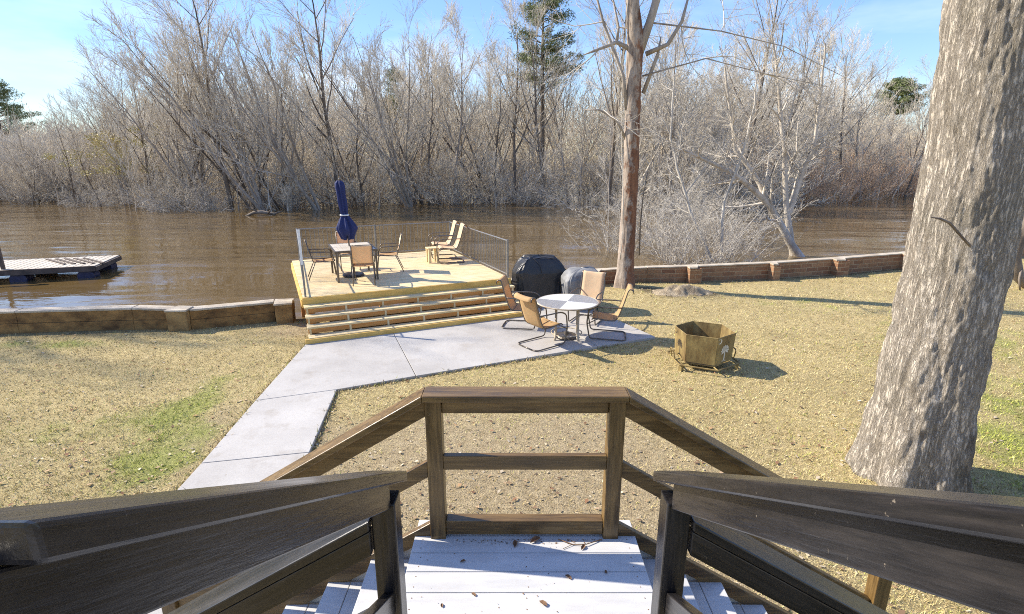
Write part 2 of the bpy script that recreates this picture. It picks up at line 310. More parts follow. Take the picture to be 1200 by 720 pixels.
def copy_tree(o, parent=None):
    c = o.copy(); COL.objects.link(c)
    if parent: c.parent = parent
    for ch in o.children: copy_tree(ch, c)
    return c
def arr_mesh(name, V, F, mat, smooth=False, col=None):   # fast mesh from arrays, F (n,k)
    me = bpy.data.meshes.new(name); n, k = F.shape
    me.vertices.add(len(V)); me.vertices.foreach_set('co', V.astype(np.float32).ravel())
    me.loops.add(n * k); me.loops.foreach_set('vertex_index', F.astype(np.int32).ravel())
    me.polygons.add(n); me.polygons.foreach_set('loop_start', np.arange(0, n * k, k, dtype=np.int32)); me.polygons.foreach_set('loop_total', np.full(n, k, dtype=np.int32))
    if smooth: me.polygons.foreach_set('use_smooth', np.ones(n, dtype=bool))
    me.update(calc_edges=True); me.materials.append(mat)
    if col is not None:
        nm, C = col; at = me.color_attributes.new(nm, 'FLOAT_COLOR', 'POINT')
        C4 = np.concatenate([C, np.ones((len(C), 1))], 1).astype(np.float32); at.data.foreach_set('color', C4.ravel())
    return me
def link(name, me, parent=None):
    o = bpy.data.objects.new(name, me); COL.objects.link(o)
    if parent: o.parent = parent
    return o
_rn = np.random.RandomState(5); _tab = _rn.rand(256, 256)
def vnoise(x, y):
    xi = np.floor(x).astype(int); yi = np.floor(y).astype(int); fx = x - xi; fy = y - yi
    fx = fx * fx * (3 - 2 * fx); fy = fy * fy * (3 - 2 * fy)
    g = lambda a, b: _tab[a % 256, b % 256]
    return (g(xi, yi) * (1 - fx) + g(xi + 1, yi) * fx) * (1 - fy) + (g(xi, yi + 1) * (1 - fx) + g(xi + 1, yi + 1) * fx) * fy
def fbm(x, y, o=4):
    s = 0; a = 0.5; tot = 0
    for i in range(o): s = s + a * vnoise(x * 2 ** i + 17 * i, y * 2 ** i + 31 * i); tot += a; a *= 0.5
    return s / tot
def smooth01(a, b, x):
    t = np.clip((x - a) / (b - a), 0, 1); return t * t * (3 - 2 * t)

# ------------------------------------------------------------------ ground, river
WL = np.array([(-700, -20), (-60, 4.5), (-14, 9.7), (-10.2, 10.35), (-7.2, 10.7), (-4.7, 11.3), (-1.0, 12.9), (2.4, 14.65), (5.2, 15.1), (7.7, 15.5), (10.0, 16.15), (12.7, 17.0), (18.9, 19.6), (30, 25), (80, 50), (700, 260)], float)
def WY(x): return np.interp(x, WL[:, 0], WL[:, 1])
WATER = -0.8
def zones(x, y):
    n = fbm(x * 0.9 + 40, y * 0.9 + 9); n2 = fbm(x * 2.7, y * 2.7 + 50)
    blob = lambda cx, cy, rx, ry: np.exp(-(((x - cx) / rx) ** 2 + ((y - cy) / ry) ** 2))
    g = 1.0 * blob(-4.7, 7.4, 0.5, 0.95) + 0.9 * blob(-4.2, 5.6, 0.6, 1.0) + 0.55 * blob(-5.6, 6.4, 1.3, 0.8) + 0.75 * blob(-8.8, 9.6, 1.6, 0.5) + 0.5 * blob(7.2, 12.8, 2.6, 0.9) + 0.75 * blob(7, 6, 3, 2.6) + 0.6 * blob(9, 10, 3, 2) + 0.4 * blob(-7, 5, 1.0, 1.2)
    g = smooth01(0.40, 0.95, g * (0.15 + 1.6 * n2))
    d = blob(0.6, 3.8, 3.0, 2.2) + 0.75 * blob(-0.6, 5.6, 2.0, 1.6) + 0.8 * blob(-4.4, 10.6, 1.3, 0.7) + 0.7 * blob(-3.0, 5.4, 0.7, 1.6) + 0.6 * blob(-6.6, 5.2, 1.6, 1.0) + 0.5 * blob(4.6, 14.2, 1.2, 0.7) + 0.7 * blob(-4.1, 6.2, 0.35, 1.4) + 0.35 * blob(2.6, 6.0, 2.0, 1.2)
    d = smooth01(0.3, 0.85, d * (0.55 + 0.9 * n))
    k = blob(4.55, 13.45, 0.9, 0.42) * 1.25 + blob(3.6, 13.9, 0.5, 0.3) * 0.8 + blob(4.38, 5.15, 0.75, 0.75) * 0.55 + blob(-8.6, 10.2, 1.6, 0.28) * 0.6
    k = smooth01(0.3, 0.8, k * (0.3 + 1.4 * n2)) * 0.85
    wl = smooth01(0.45, 0.0, WY(x) - y) * 0.55
    return np.clip(g, 0, 1), np.clip(d, 0, 1), np.clip(np.maximum(k, wl), 0, 1)
def gz(x, y):
    z = 0.05 * (fbm(x * 0.5 + 3, y * 0.5) - 0.5) + 0.025 * (fbm(x * 2.3, y * 2.3 + 7) - 0.5)
    z = z + 0.10 * np.exp(-(((x - 3.4) / 1.2) ** 2 + ((y - 14.2) / 0.9) ** 2)) + (0.10 + 0.16 * fbm(x * 4, y * 4 + 70, 3)) * np.exp(-(((x - 4.55) / 0.75) ** 2 + ((y - 13.45) / 0.38) ** 2)) + 0.05 * np.exp(-((x - 4.38) ** 2 + (y - 5.15) ** 2) / 0.7)
    return z - 0.01
xs = np.concatenate([[-700, -300, -120, -60, -35, -24], np.arange(-16, 22.01, 0.12), [25, 32, 45, 80, 140, 300, 700]])
fr = np.concatenate([[0, 0.5, 0.8], np.linspace(0.9, 1, 150)])
rows = []
for q in fr:
    y = -200 + (WY(xs) + 0.1 + 200) * q; rows.append((xs, y, gz(xs, y)))
w_ = WY(xs)
for dy, z in ((0.16, -2.2), (6, -2.8), (20, -2.8)): rows.append((xs, w_ + dy, np.full_like(xs, z)))
for Yf, z in ((75, -2.2), (95, -0.5), (140, 0.6), (300, 2.0), (900, 4.0)): rows.append((xs, np.maximum(Yf + 0 * xs, w_ + 25 + Yf * 0.3), np.full_like(xs, z)))
V = np.stack([np.stack(r, 1) for r in rows], 0); nr, nc = V.shape[:2]; V = V.reshape(-1, 3)
I = (np.arange(nr - 1)[:, None] * nc + np.arange(nc - 1)[None]).ravel()
F = np.stack([I, I + 1, I + 1 + nc, I + nc], 1)
zg, zd, zk = zones(V[:, 0], V[:, 1]); far_ = V[:, 1] > WY(V[:, 0]) + 0.12
zk[far_] = 0.1
tag(link('ground', arr_mesh('ground', V, F, M['lawn'], True, ('zone', np.stack([zg, zd, zk], 1)))), kind='structure')
b = MB(); b.add([(-700, -20, WATER), (700, -20, WATER), (700, 900, WATER), (-700, 900, WATER)], [(0, 1, 2, 3)])
tag(b.build('river', M['water']), kind='structure')
# concrete path and patio slabs (gaps are the control joints)
def shrink(pts, g=0.006):
    n = len(pts); a = sum(pts[i][0] * pts[(i + 1) % n][1] - pts[(i + 1) % n][0] * pts[i][1] for i in range(n)); sg = 1 if a > 0 else -1
    res = []
    for i in range(n):
        p0, p1, p2 = Vector(pts[i - 1]), Vector(pts[i]), Vector(pts[(i + 1) % n]); d1 = (p1 - p0).normalized(); d2 = (p2 - p1).normalized()
        n1 = Vector((-d1.y, d1.x)) * sg; n2 = Vector((-d2.y, d2.x)) * sg; bi = (n1 + n2).normalized(); res.append(tuple(p1 + bi * g / max(0.3, bi.dot(n1))))
    return res
slabs = [[(-3.30, 1.2), (-2.05, 1.2), (-2.43, 5.66), (-3.60, 5.42)],
         [(-3.60, 5.42), (-2.43, 5.66), (-2.68, 7.47), (-3.75, 7.08)],
         [(-3.75, 7.08), (-2.68, 7.47), (-1.56, 8.0), (-2.55, 10.6), (-3.97, 9.9)],
         [(-1.56, 8.0), (1.62, 9.43), (0.55, 11.8), (0.2, 12.1), (-2.55, 10.6)],
         [(1.62, 9.43), (2.86, 9.98), (1.45, 13.1), (0.0, 13.1), (0.2, 12.1), (0.55, 11.8)]]
b = MB()
for s_ in slabs: b.prism(shrink([Vector(p) for p in s_]), -0.12, 0.035)
tag(b.build('concrete_patio', M['concrete'], bevel=0.006), kind='structure')

# ------------------------------------------------------------------ lawn cover: blades, litter
def slab_mask(x, y):
    m = np.zeros_like(x, bool)
    for s_ in slabs:
        ins = np.zeros_like(x, bool); n = len(s_); j = n - 1
        for i in range(n):
            xi, yi = s_[i]; xj, yj = s_[j]
            with np.errstate(divide='ignore', invalid='ignore'):
                c = ((yi > y) != (yj > y)) & (x < (xj - xi) * (y - yi) / (yj - yi + 1e-12) + xi)
            ins ^= c; j = i
        m |= ins
    return m
def scatter(n, seed, x0=-13, x1=20, near=2.2):
    r = np.random.RandomState(seed); d = near * (19 / near) ** r.rand(n)       # log density in depth
    th = (r.rand(n) * 2 - 1) * 1.03; y = d; x = th * (d + 1.2)
    k = (y < WY(x) - 0.15) & ~slab_mask(x, y) & (x > x0) & (x < x1)
    return x[k], y[k], r
def blades():
    x, y, r = scatter(330000, 3); n = len(x); g, d, k = zones(x, y)
    keep = r.rand(n) > (0.72 * d + 0.6 * k); x, y, g, d = x[keep], y[keep], g[keep], d[keep]; n = len(x)
    an = r.rand(n) * 6.283; lean = r.rand(n) * 0.8 + 0.6; L_ = (0.014 + 0.034 * r.rand(n)) * (1 + 0.045 * y) * (1 + 0.35 * g); wd = (0.0017 + 0.0015 * r.rand(n)) * (1 + 0.10 * y)
    z = gz(x, y); dx, dy = np.cos(an), np.sin(an); px, py = -dy * wd, dx * wd
    tip = np.stack([x + dx * L_ * np.sin(lean), y + dy * L_ * np.sin(lean), z + L_ * np.cos(lean)], 1)
    V = np.concatenate([np.stack([x + px, y + py, z - 0.004], 1), np.stack([x - px, y - py, z - 0.004], 1), tip]); F = np.stack([np.arange(n), np.arange(n) + n, np.arange(n) + 2 * n], 1)
    straw = np.array([0.60, 0.495, 0.22]); pale = np.array([0.65, 0.565, 0.30]); brown = np.array([0.36, 0.27, 0.14]); gr = np.array([0.33, 0.35, 0.07])
    u = r.rand(n)[:, None]; c = np.where(u < 0.5, straw, np.where(u < 0.75, pale, brown)); cl_ = (0.72 + 0.55 * fbm(x * 4.5, y * 4.5 + 20, 3))[:, None]; bt = smooth01(0.5, 0.72, fbm(x * 0.55 + 8, y * 0.8 + 3))[:, None]; yg = smooth01(0.52, 0.75, fbm(x * 0.8 + 60, y * 1.1 + 30)); c = c * (1 - 0.28 * bt * np.array([0.8, 1, 1.2])) * cl_; gm = (r.rand(n) < g * 0.8 + 0.05 + 0.16 * yg)[:, None]; c = np.where(gm, gr * (0.7 + 0.9 * r.rand(n)[:, None]), c * (0.75 + 0.45 * r.rand(n)[:, None]))
    tag(link('dry_grass', arr_mesh('dry_grass', V, F, M['blade'], False, ('tint', np.concatenate([c, c, c * 1.05])))), 'short dormant straw coloured grass with green tufts on the lawn', 'grass', kind='stuff')
blades()
def tufts():
    x0, y0, r = scatter(5200, 14); g, d, k = zones(x0, y0); keep = (fbm(x0 * 0.8 + 5, y0 * 0.8) > 0.42) & (r.rand(len(x0)) > d); x0, y0, g = x0[keep], y0[keep], g[keep]; m_ = 9; n = len(x0) * m_
    x = np.repeat(x0, m_) + r.randn(n) * 0.018; y = np.repeat(y0, m_) + r.randn(n) * 0.018; gg = np.repeat(g, m_); sc = np.repeat(0.6 + 0.8 * r.rand(len(x0)), m_); gn = np.repeat(r.rand(len(x0)) < 0.28, m_) | (gg > 0.4)
    an = r.rand(n) * 6.283; lean = r.rand(n) * 1.0 + 0.15; L_ = (0.025 + 0.04 * r.rand(n)) * sc; wd = (0.0016 + 0.001 * r.rand(n)) * (1 + 0.07 * y); z = gz(x, y); dx, dy = np.cos(an), np.sin(an); px, py = -dy * wd, dx * wd
    V = np.concatenate([np.stack([x + px, y + py, z - 0.004], 1), np.stack([x - px, y - py, z - 0.004], 1), np.stack([x + dx * L_ * np.sin(lean), y + dy * L_ * np.sin(lean), z + L_ * np.cos(lean)], 1)])
    c = np.where((gn & (r.rand(n) < 0.75))[:, None], np.array([0.36, 0.37, 0.10]), np.array([0.56, 0.455, 0.21])) * (0.6 + 0.6 * r.rand(n)[:, None])
    tag(link('grass_tufts', arr_mesh('grass_tufts', V, np.stack([np.arange(n), np.arange(n) + n, np.arange(n) + 2 * n], 1), M['blade'], False, ('tint', np.concatenate([c] * 3)))), 'small upright tufts of yellow green grass dotted over the lawn', 'grass', kind='stuff')
tufts()
def lawn_leaves():
    x, y, r = scatter(2600, 44); n = len(x); a = r.rand(n) * 6.283; ln = (0.016 + 0.022 * r.rand(n)); wd = ln * (0.45 + 0.3 * r.rand(n)); z = gz(x, y) + 0.012 + 0.012 * r.rand(n); c_, s_ = np.cos(a), np.sin(a); cu = (r.rand(n) - 0.3) * 0.02; tl = (r.rand(n) - 0.5) * 0.02; P = []
    for i, j, k in ((-1, 0, 0), (0, -1, 1), (1, 0, 0), (0, 1, 1)): P.append(np.stack([x + i * ln * c_ - j * wd * s_, y + i * ln * s_ + j * wd * c_, z + k * cu + i * tl], 1))
    pal = np.array([(0.24, 0.13, 0.07), (0.34, 0.21, 0.11), (0.42, 0.29, 0.17), (0.16, 0.10, 0.06), (0.55, 0.46, 0.33)]); c = pal[r.randint(0, 5, n)] * (0.7 + 0.5 * r.rand(n)[:, None])
    tag(link('lawn_leaves', arr_mesh('lawn_leaves', np.concatenate(P), np.stack([np.arange(n) + q * n for q in range(4)], 1), M['blade'], False, ('tint', np.concatenate([c] * 4)))), 'dry brown leaves strewn over the lawn', 'leaf litter', kind='stuff')
lawn_leaves()
def edge_grass():
    r = np.random.RandomState(31); X, Y = [], []
    for s_ in slabs:
        for p, q in zip(s_, s_[1:] + s_[:1]):
            mxy = (np.array(p) + np.array(q)) / 2; dq = np.array(q) - np.array(p); nq = np.array([-dq[1], dq[0]]) / np.linalg.norm(dq) * 0.1
            if slab_mask(np.array([mxy[0] + nq[0], mxy[0] - nq[0]]), np.array([mxy[1] + nq[1], mxy[1] - nq[1]])).all(): continue
            p, q = np.array(p), np.array(q); Ln = np.linalg.norm(q - p); u = (q - p) / Ln; nn = np.array([-u[1], u[0]]); k = int(Ln * 260); t = r.rand(k) * Ln; o_ = r.randn(k) * 0.035
            pt = p + u * t[:, None] + nn * o_[:, None]; X.append(pt[:, 0]); Y.append(pt[:, 1])
    x, y = np.concatenate(X), np.concatenate(Y); keep = (~slab_mask(x, y) | (r.rand(len(x)) < 0.03)) & (fbm(x * 1.6, y * 1.6 + 4) > 0.42); x, y = x[keep], y[keep]; n = len(x)
    an = r.rand(n) * 6.283; lean = r.rand(n) * 0.9 + 0.3; L_ = 0.03 + 0.05 * r.rand(n); wd = 0.003 + 0.0006 * y; z = np.where(slab_mask(x, y), 0.035, gz(x, y)); dx, dy = np.cos(an), np.sin(an); px, py = -dy * wd, dx * wd
    V = np.concatenate([np.stack([x + px, y + py, z], 1), np.stack([x - px, y - py, z], 1), np.stack([x + dx * L_ * np.sin(lean), y + dy * L_ * np.sin(lean), z + L_ * np.cos(lean)], 1)])
    u = r.rand(n)[:, None]; c = np.where(u < 0.55, np.array([0.52, 0.42, 0.21]), np.where(u < 0.85, np.array([0.30, 0.21, 0.11]), np.array([0.30, 0.31, 0.08]))) * (0.7 + 0.5 * r.rand(n)[:, None])
    tag(link('edge_grass', arr_mesh('edge_grass', V, np.stack([np.arange(n), np.arange(n) + n, np.arange(n) + 2 * n], 1), M['blade'], False, ('tint', np.concatenate([c] * 3)))), 'ragged dry grass creeping over the edges of the concrete path', 'grass', kind='stuff')
edge_grass()
def litter():
    x, y, r = scatter(110000, 8, near=2.4); n = len(x); g, d, k = zones(x, y)
    keep = r.rand(n) < (0.04 + 0.2 * d + 0.6 * k); x, y, d = x[keep], y[keep], d[keep]; n = len(x)
    a = r.rand(n) * 6.283; ln = (0.003 + 0.012 * r.rand(n) ** 3) * (1 + 0.06 * y); wd = ln * (0.25 + 0.5 * r.rand(n)); z = gz(x, y) + 0.006 + 0.012 * r.rand(n); tz = (r.rand(n) - 0.5) * ln * 1.3; tz2 = (r.rand(n) - 0.5) * wd
    c_, s_ = np.cos(a), np.sin(a); P = []
    for i, j in ((-1, -1), (1, -1), (1, 1), (-1, 1)): P.append(np.stack([x + i * ln * c_ - j * wd * s_, y + i * ln * s_ + j * wd * c_, z + i * tz * 0.5 + j * tz2], 1))
    V = np.concatenate(P); F = np.stack([np.arange(n) + q * n for q in range(4)], 1)
    pal = np.array([(0.36, 0.28, 0.175), (0.46, 0.375, 0.25), (0.24, 0.17, 0.10), (0.52, 0.44, 0.31), (0.40, 0.31, 0.185)]); c = pal[r.randint(0, 5, n)] * (0.7 + 0.5 * r.rand(n)[:, None])
    tag(link('leaf_litter', arr_mesh('leaf_litter', V, F, M['blade'], False, ('tint', np.concatenate([c] * 4)))), 'scattered brown wood chips and dead leaves over the bare soil', 'leaf litter', kind='stuff')
litter()

# ------------------------------------------------------------------ retaining walls
def wall_run(name, pts, h, mat, thick, parent, uv=False, z0=-0.9):
    for (x0, y0), (x1, y1) in zip(pts[:-1], pts[1:]):
        d = Vector((x1 - x0, y1 - y0, 0)); Ln = d.length; u = d / Ln; n = Vector((-u.y, u.x, 0))
        m = MB(); hh = h(x0), h(x1)
        lo = [Vector((x0, y0, z0)) + u * 0.004, Vector((x1, y1, z0)) - u * 0.004]
        A = [lo[0], lo[1], lo[1] + n * thick, lo[0] + n * thick]
        m.hexa(A, [A[0] + Vector((0, 0, hh[0] - z0)), A[1] + Vector((0, 0, hh[1] - z0)), A[2] + Vector((0, 0, hh[1] - z0)), A[3] + Vector((0, 0, hh[0] - z0))])
        o = m.build(name, mat, parent)
        if uv:
            me = o.data; lay = me.uv_layers.new(name='UVMap')
            for p in me.polygons:
                for li in p.loop_indices:
                    co = me.vertices[me.loops[li].vertex_index].co; lay.data[li].uv = ((co - lo[0]).dot(u) + x0 * 0.7, co.z)
def cap_run(name, pts, h, mat, thick, parent, over=0.03, t=0.05):
    for (x0, y0), (x1, y1) in zip(pts[:-1], pts[1:]):
        d = Vector((x1 - x0, y1 - y0, 0)); Ln = d.length; u = d / Ln; n = Vector((-u.y, u.x, 0))
        z0, z1 = Vector((0, 0, h(x0) + 0.003)), Vector((0, 0, h(x1) + 0.003)); a = Vector((x0, y0, 0)) + u * 0.006; c = Vector((x1, y1, 0)) - u * 0.006
        A = [a - n * over + z0, c - n * over + z1, c + n * (thick + over) + z1, a + n * (thick + over) + z0]; m = MB(); m.hexa(A, [p + Vector((0, 0, t)) for p in A]); m.build(name, mat, parent, bevel=0.01)
lw = empty('retaining_wall', (-7.5, 10.6, 0), 0, 'low stained tan retaining wall along the river, left of the wooden deck', 'wall')
lw.location = (0, 0, 0)
pl = [(-14.0, 9.80), (-10.1, 10.32), (-7.9, 10.56), (-7.15, 10.58)]; pl2 = [(-6.72, 10.58), (-5.2, 11.14), (-4.82, 11.26)]
hL = lambda x: 0.40 + 0.02 * math.sin(x * 3)
def two_course(pts):
    wall_run('lower_course', pts, lambda x: 0.2, M['stained_wall'], 0.24, lw); 
    pts2 = [(x, y + 0.02) for x, y in pts]
    wall_run('upper_course', pts2, hL, M['stained_wall'], 0.24, lw, z0=0.206); cap_run('coping', pts2, hL, M['coping'], 0.24, lw, 0.015, 0.045)
two_course(pl); two_course([(-7.14, 10.62), (-6.72, 10.6)]); two_course(pl2)
for (cx, cy, rz, wd) in ((-6.93, 10.60, R(5), 0.40), (-4.98, 11.13, R(20), 0.34)):
    MB().box((cx, cy, -0.2), (wd, 0.30, 1.22), rz).build('pier', M['stained_block'], lw, bevel=0.01); MB().box((cx, cy, 0.433), (wd + 0.03, 0.33, 0.04), rz).build('pier_cap', M['coping'], lw, bevel=0.008)
rw = empty('brick_wall', (0, 0, 0), 0, 'low red brick river wall with stubby piers, right of the deck', 'wall')
pr = [(-0.2, 13.3), (2.4, 14.6), (3.9, 14.98), (5.25, 15.12), (7.75, 15.55), (10.05, 16.2), (12.8, 17.1), (18.9, 19.6), (30, 25)]
hR = lambda x: 0.40 + 0.006 * x
wall_run('brick_panel', pr, hR, M['brick'], 0.22, rw, True); cap_run('coping', pr, hR, M['coping'], 0.22, rw, 0.015, 0.035)
for (cx, cy, rz, wd) in ((2.36, 14.50, R(24), 0.34), (5.26, 15.02, R(8), 0.36), (7.8, 15.46, R(12), 0.24), (10.15, 16.12, R(17), 0.46), (12.9, 17.03, R(20), 0.4), (18.9, 19.48, R(22), 0.4)):
    o = MB().box((cx, cy, -0.2), (wd, 0.26, 2 * (hR(cx) + 0.2)), rz).build('brick_pier', M['brick'], rw, bevel=0.008)
    me = o.data; lay = me.uv_layers.new(name='UVMap')
    for p in me.polygons:
        for li in p.loop_indices:
            co = me.vertices[me.loops[li].vertex_index].co; lay.data[li].uv = (co.x + co.y, co.z)
    MB().prism([(cx - wd * 0.5, cy - 0.16), (cx + wd * 0.1, cy - 0.16), (cx + wd * 0.5, cy + 0.2), (cx - wd * 0.5, cy + 0.2)], hR(cx) + 0.006, hR(cx) + 0.046).build('pier_cap', M['coping'], rw)

# ------------------------------------------------------------------ the staircase the camera stands on
CX = 0.075; SL = 0.605; LZ = 1.2
st = empty('staircase', (CX, 2.2, 0), 0, 'brown railed wooden staircase with pale painted landing and side flights in the foreground', 'staircase')
def sp(mb, name, mat, bevel=0.004):
    for i, p in enumerate(mb.v): mb.v[i] = (p[0] - CX, p[1] - 2.2, p[2])
    return mb.build(name, mat, st, bevel=bevel)
m = MB(); y = 1.56
while y < 2.84: m.box((0.08, y + 0.0715, LZ - 0.019), (1.34, 0.143, 0.038)); y += 0.148
nb = len(m.f); y = 1.56
while y < 2.84:
    for xx in (-0.53, 0.08, 0.69):
        for dy in (0.035, 0.108):
            cx_, cy_ = xx + random.Random(int(xx * 100 + y * 1000)).uniform(-0.008, 0.008), y + dy; m.add([(cx_ + 0.0035 * math.cos(a), cy_ + 0.0035 * math.sin(a), LZ + 0.0012) for a in [k * math.pi / 4 for k in range(8)]], [tuple(range(8))])
    y += 0.148
lo_ = sp(m, 'landing', M['white_paint'], 0.003); lo_.data.materials.append(M['leaf_dead'])
for p in lo_.data.polygons[nb:]: p.material_index = 1
m = MB(); m.box((0.08, 2.815, LZ - 0.15), (1.30, 0.038, 0.22)); m.box((0.08, 1.60, LZ - 0.15), (1.30, 0.038, 0.22)); m.box((-0.56, 2.2, LZ - 0.15), (0.038, 1.18, 0.22)); m.box((0.72, 2.2, LZ - 0.15), (0.038, 1.18, 0.22)); sp(m, 'landing_frame', M['rail'])
def tread(cx, cy, z, dx, dy): 
    q = MB()
    if dx < dy:      # runs along y, stepping in x: two boards
        for s_ in (-1, 1): q.box((cx + s_ * dx * 0.252, cy, z - 0.019), (dx * 0.49, dy, 0.038))
    else:
        for s_ in (-1, 1): q.box((cx, cy + s_ * dy * 0.252, z - 0.019), (dx, dy * 0.49, 0.038))
    sp(q, 'tread', M['white_paint'])
for i in range(6):
    z = LZ - (i + 1) * 0.171
    tread(-0.59 - 0.28 * i - 0.14, 2.24, z, 0.285, 1.0); tread(0.75 + 0.28 * i + 0.14, 2.24, z, 0.285, 1.0)
for i in range(4):
    z = LZ + (i + 1) * 0.171
    tread(CX, 1.56 - 0.283 * i - 0.14, z, 1.04, 0.285)
m = MB(); y = 0.43
while y > -1.6: m.box((CX, y - 0.07, LZ + 0.855 - 0.019), (3.4, 0.14, 0.038)); y -= 0.146
sp(m, 'upper_deck', M['white_paint'])
for s_ in (-1, 1):
    x0 = -0.59 if s_ < 0 else 0.75
    for yy in (1.70, 2.78):
        q = MB(); pts = [(x0, LZ - 0.26), (x0, LZ - 0.06), (x0 + s_ * 1.72, 0.09), (x0 + s_ * 1.72, -0.02), (x0 + s_ * 1.42, -0.02)]
        A = [(p[0], yy - 0.019, p[1]) for p in pts]; B = [(p[0], yy + 0.019, p[1]) for p in pts]
        if s_ > 0: A, B = B, A
        q.hexa(A, B); sp(q, 'stringer', M['white_paint'])
for xx in (-0.50, 0.65):
    q = MB(); A = [(xx - 0.019, 1.56, LZ - 0.1), (xx - 0.019, 1.56, LZ + 0.03), (xx - 0.019, 0.42, LZ + 0.72), (xx - 0.019, 0.42, LZ + 0.5)]; q.hexa(A, [(p[0] + 0.038, p[1], p[2]) for p in A]); sp(q, 'stringer', M['white_paint'])
def sbox(q, a, c, wy, h):      # sloped or level board from a to c (points on its top centre line), width wy across, height h straight down
    a, c = Vector(a), Vector(c); d = (c - a); hx = Vector((d.x, d.y, 0)).normalized(); n = Vector((-hx.y, hx.x, 0)) * wy / 2; dz = Vector((0, 0, -h))
    A = [a - n, a + n, a + n + dz, a - n + dz]; B = [c - n, c + n, c + n + dz, c - n + dz]; q.hexa(A, B)
PX = (-0.445, 0.595); FY = 2.755; CAPZ = 2.15
for x in PX: q = MB(); q.box((x, FY, 1.056), (0.092, 0.092, 2.112)); sp(q, 'post', M['post'], 0.006)
q = MB(); q.box((CX, FY - 0.005, CAPZ - 0.019), (PX[1] - PX[0] + 0.11, 0.142, 0.038)); sp(q, 'top_rail', M['rail'], 0.006)
q = MB(); q.box((CX, FY, CAPZ - 0.040 - 0.046), (PX[1] - PX[0] - 0.094, 0.04, 0.09)); sp(q, 'rail_board', M['rail'])
q = MB(); q.box((CX, FY - 0.022, 1.715), (PX[1] - PX[0] - 0.094, 0.04, 0.09)); sp(q, 'mid_rail', M['rail'])
q = MB(); q.box((CX, FY + 0.005, 1.268), (PX[1] - PX[0] - 0.094, 0.075, 0.092)); sp(q, 'bottom_rail', M['rail'])
for s_ in (-1, 1):
    xp = PX[0] if s_ < 0 else PX[1]; xe = xp + s_ * 1.72
    x0 = xp + s_ * 0.056
    q = MB(); sbox(q, (x0, FY - 0.005, CAPZ), (xe + s_ * 0.1, FY - 0.005, CAPZ - SL * (abs(xe - x0) + 0.1)), 0.142, 0.044); sp(q, 'top_rail', M['rail'], 0.006)
    x1 = xp + s_ * 0.048
    for dz, nm, wy in ((0.047, 'rail_board', 0.04), (0.44, 'mid_rail', 0.04), (0.86, 'bottom_rail', 0.04)):
        q = MB(); sbox(q, (x1, FY, CAPZ - dz), (xe - s_ * 0.048, FY, CAPZ - dz - SL * (abs(xe - x1) - 0.048)), wy, 0.104); sp(q, nm, M['rail'])
    zt = CAPZ - SL * abs(xe - x0) - 0.05
    q = MB(); q.box((xe, FY, zt / 2), (0.092, 0.092, zt)); sp(q, 'post', M['post'], 0.006)
    # newel and near-side rail of the side flight
    xn = -0.475 if s_ < 0 else 0.615; NY = 1.72
    q = MB(); q.box((xn, NY, 1.095), (0.092, 0.092, 2.19)); sp(q, 'newel_post', M['post_shaded'], 0.006)
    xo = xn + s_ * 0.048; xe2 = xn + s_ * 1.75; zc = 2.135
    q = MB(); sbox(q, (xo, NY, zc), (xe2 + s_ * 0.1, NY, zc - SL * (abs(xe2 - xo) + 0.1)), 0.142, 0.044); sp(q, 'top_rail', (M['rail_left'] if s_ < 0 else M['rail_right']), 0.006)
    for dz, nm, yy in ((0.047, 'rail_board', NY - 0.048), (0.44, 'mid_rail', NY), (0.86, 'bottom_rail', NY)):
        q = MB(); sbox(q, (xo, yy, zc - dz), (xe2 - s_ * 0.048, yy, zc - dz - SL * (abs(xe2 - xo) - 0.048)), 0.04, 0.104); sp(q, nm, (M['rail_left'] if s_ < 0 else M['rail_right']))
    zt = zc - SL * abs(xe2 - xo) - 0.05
    q = MB(); q.box((xe2, NY, zt / 2), (0.092, 0.092, zt)); sp(q, 'post', M['post_shaded'], 0.006)
    # rail of the upper flight, climbing towards the house
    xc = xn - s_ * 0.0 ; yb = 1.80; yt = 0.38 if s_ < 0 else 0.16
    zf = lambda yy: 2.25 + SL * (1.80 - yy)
    q = MB(); sbox(q, (xc, yb, zf(yb)), (xc, yt, zf(yt)), 0.142, 0.046); sp(q, 'top_rail', M['rail_shaded'], 0.007)
    q = MB(); sbox(q, (xc + s_ * -0.012, NY - 0.048, zf(NY - 0.048) - 0.048), (xc + s_ * -0.012, yt - 0.02, zf(yt - 0.02) - 0.048), 0.04, 0.108); sp(q, 'rail_board', M['rail_shaded'])
    q = MB(); sbox(q, (xc, NY - 0.048, zf(NY) - 0.50), (xc, yt + 0.1, zf(yt + 0.1) - 0.50), 0.04, 0.104); sp(q, 'mid_rail', M['rail_shaded'])
    q = MB(); q.box((xc - s_ * 0.0, 0.30 if s_ < 0 else 0.10, 2.43), (0.092, 0.092, 1.1)); sp(q, 'post', M['post_shaded'], 0.006)
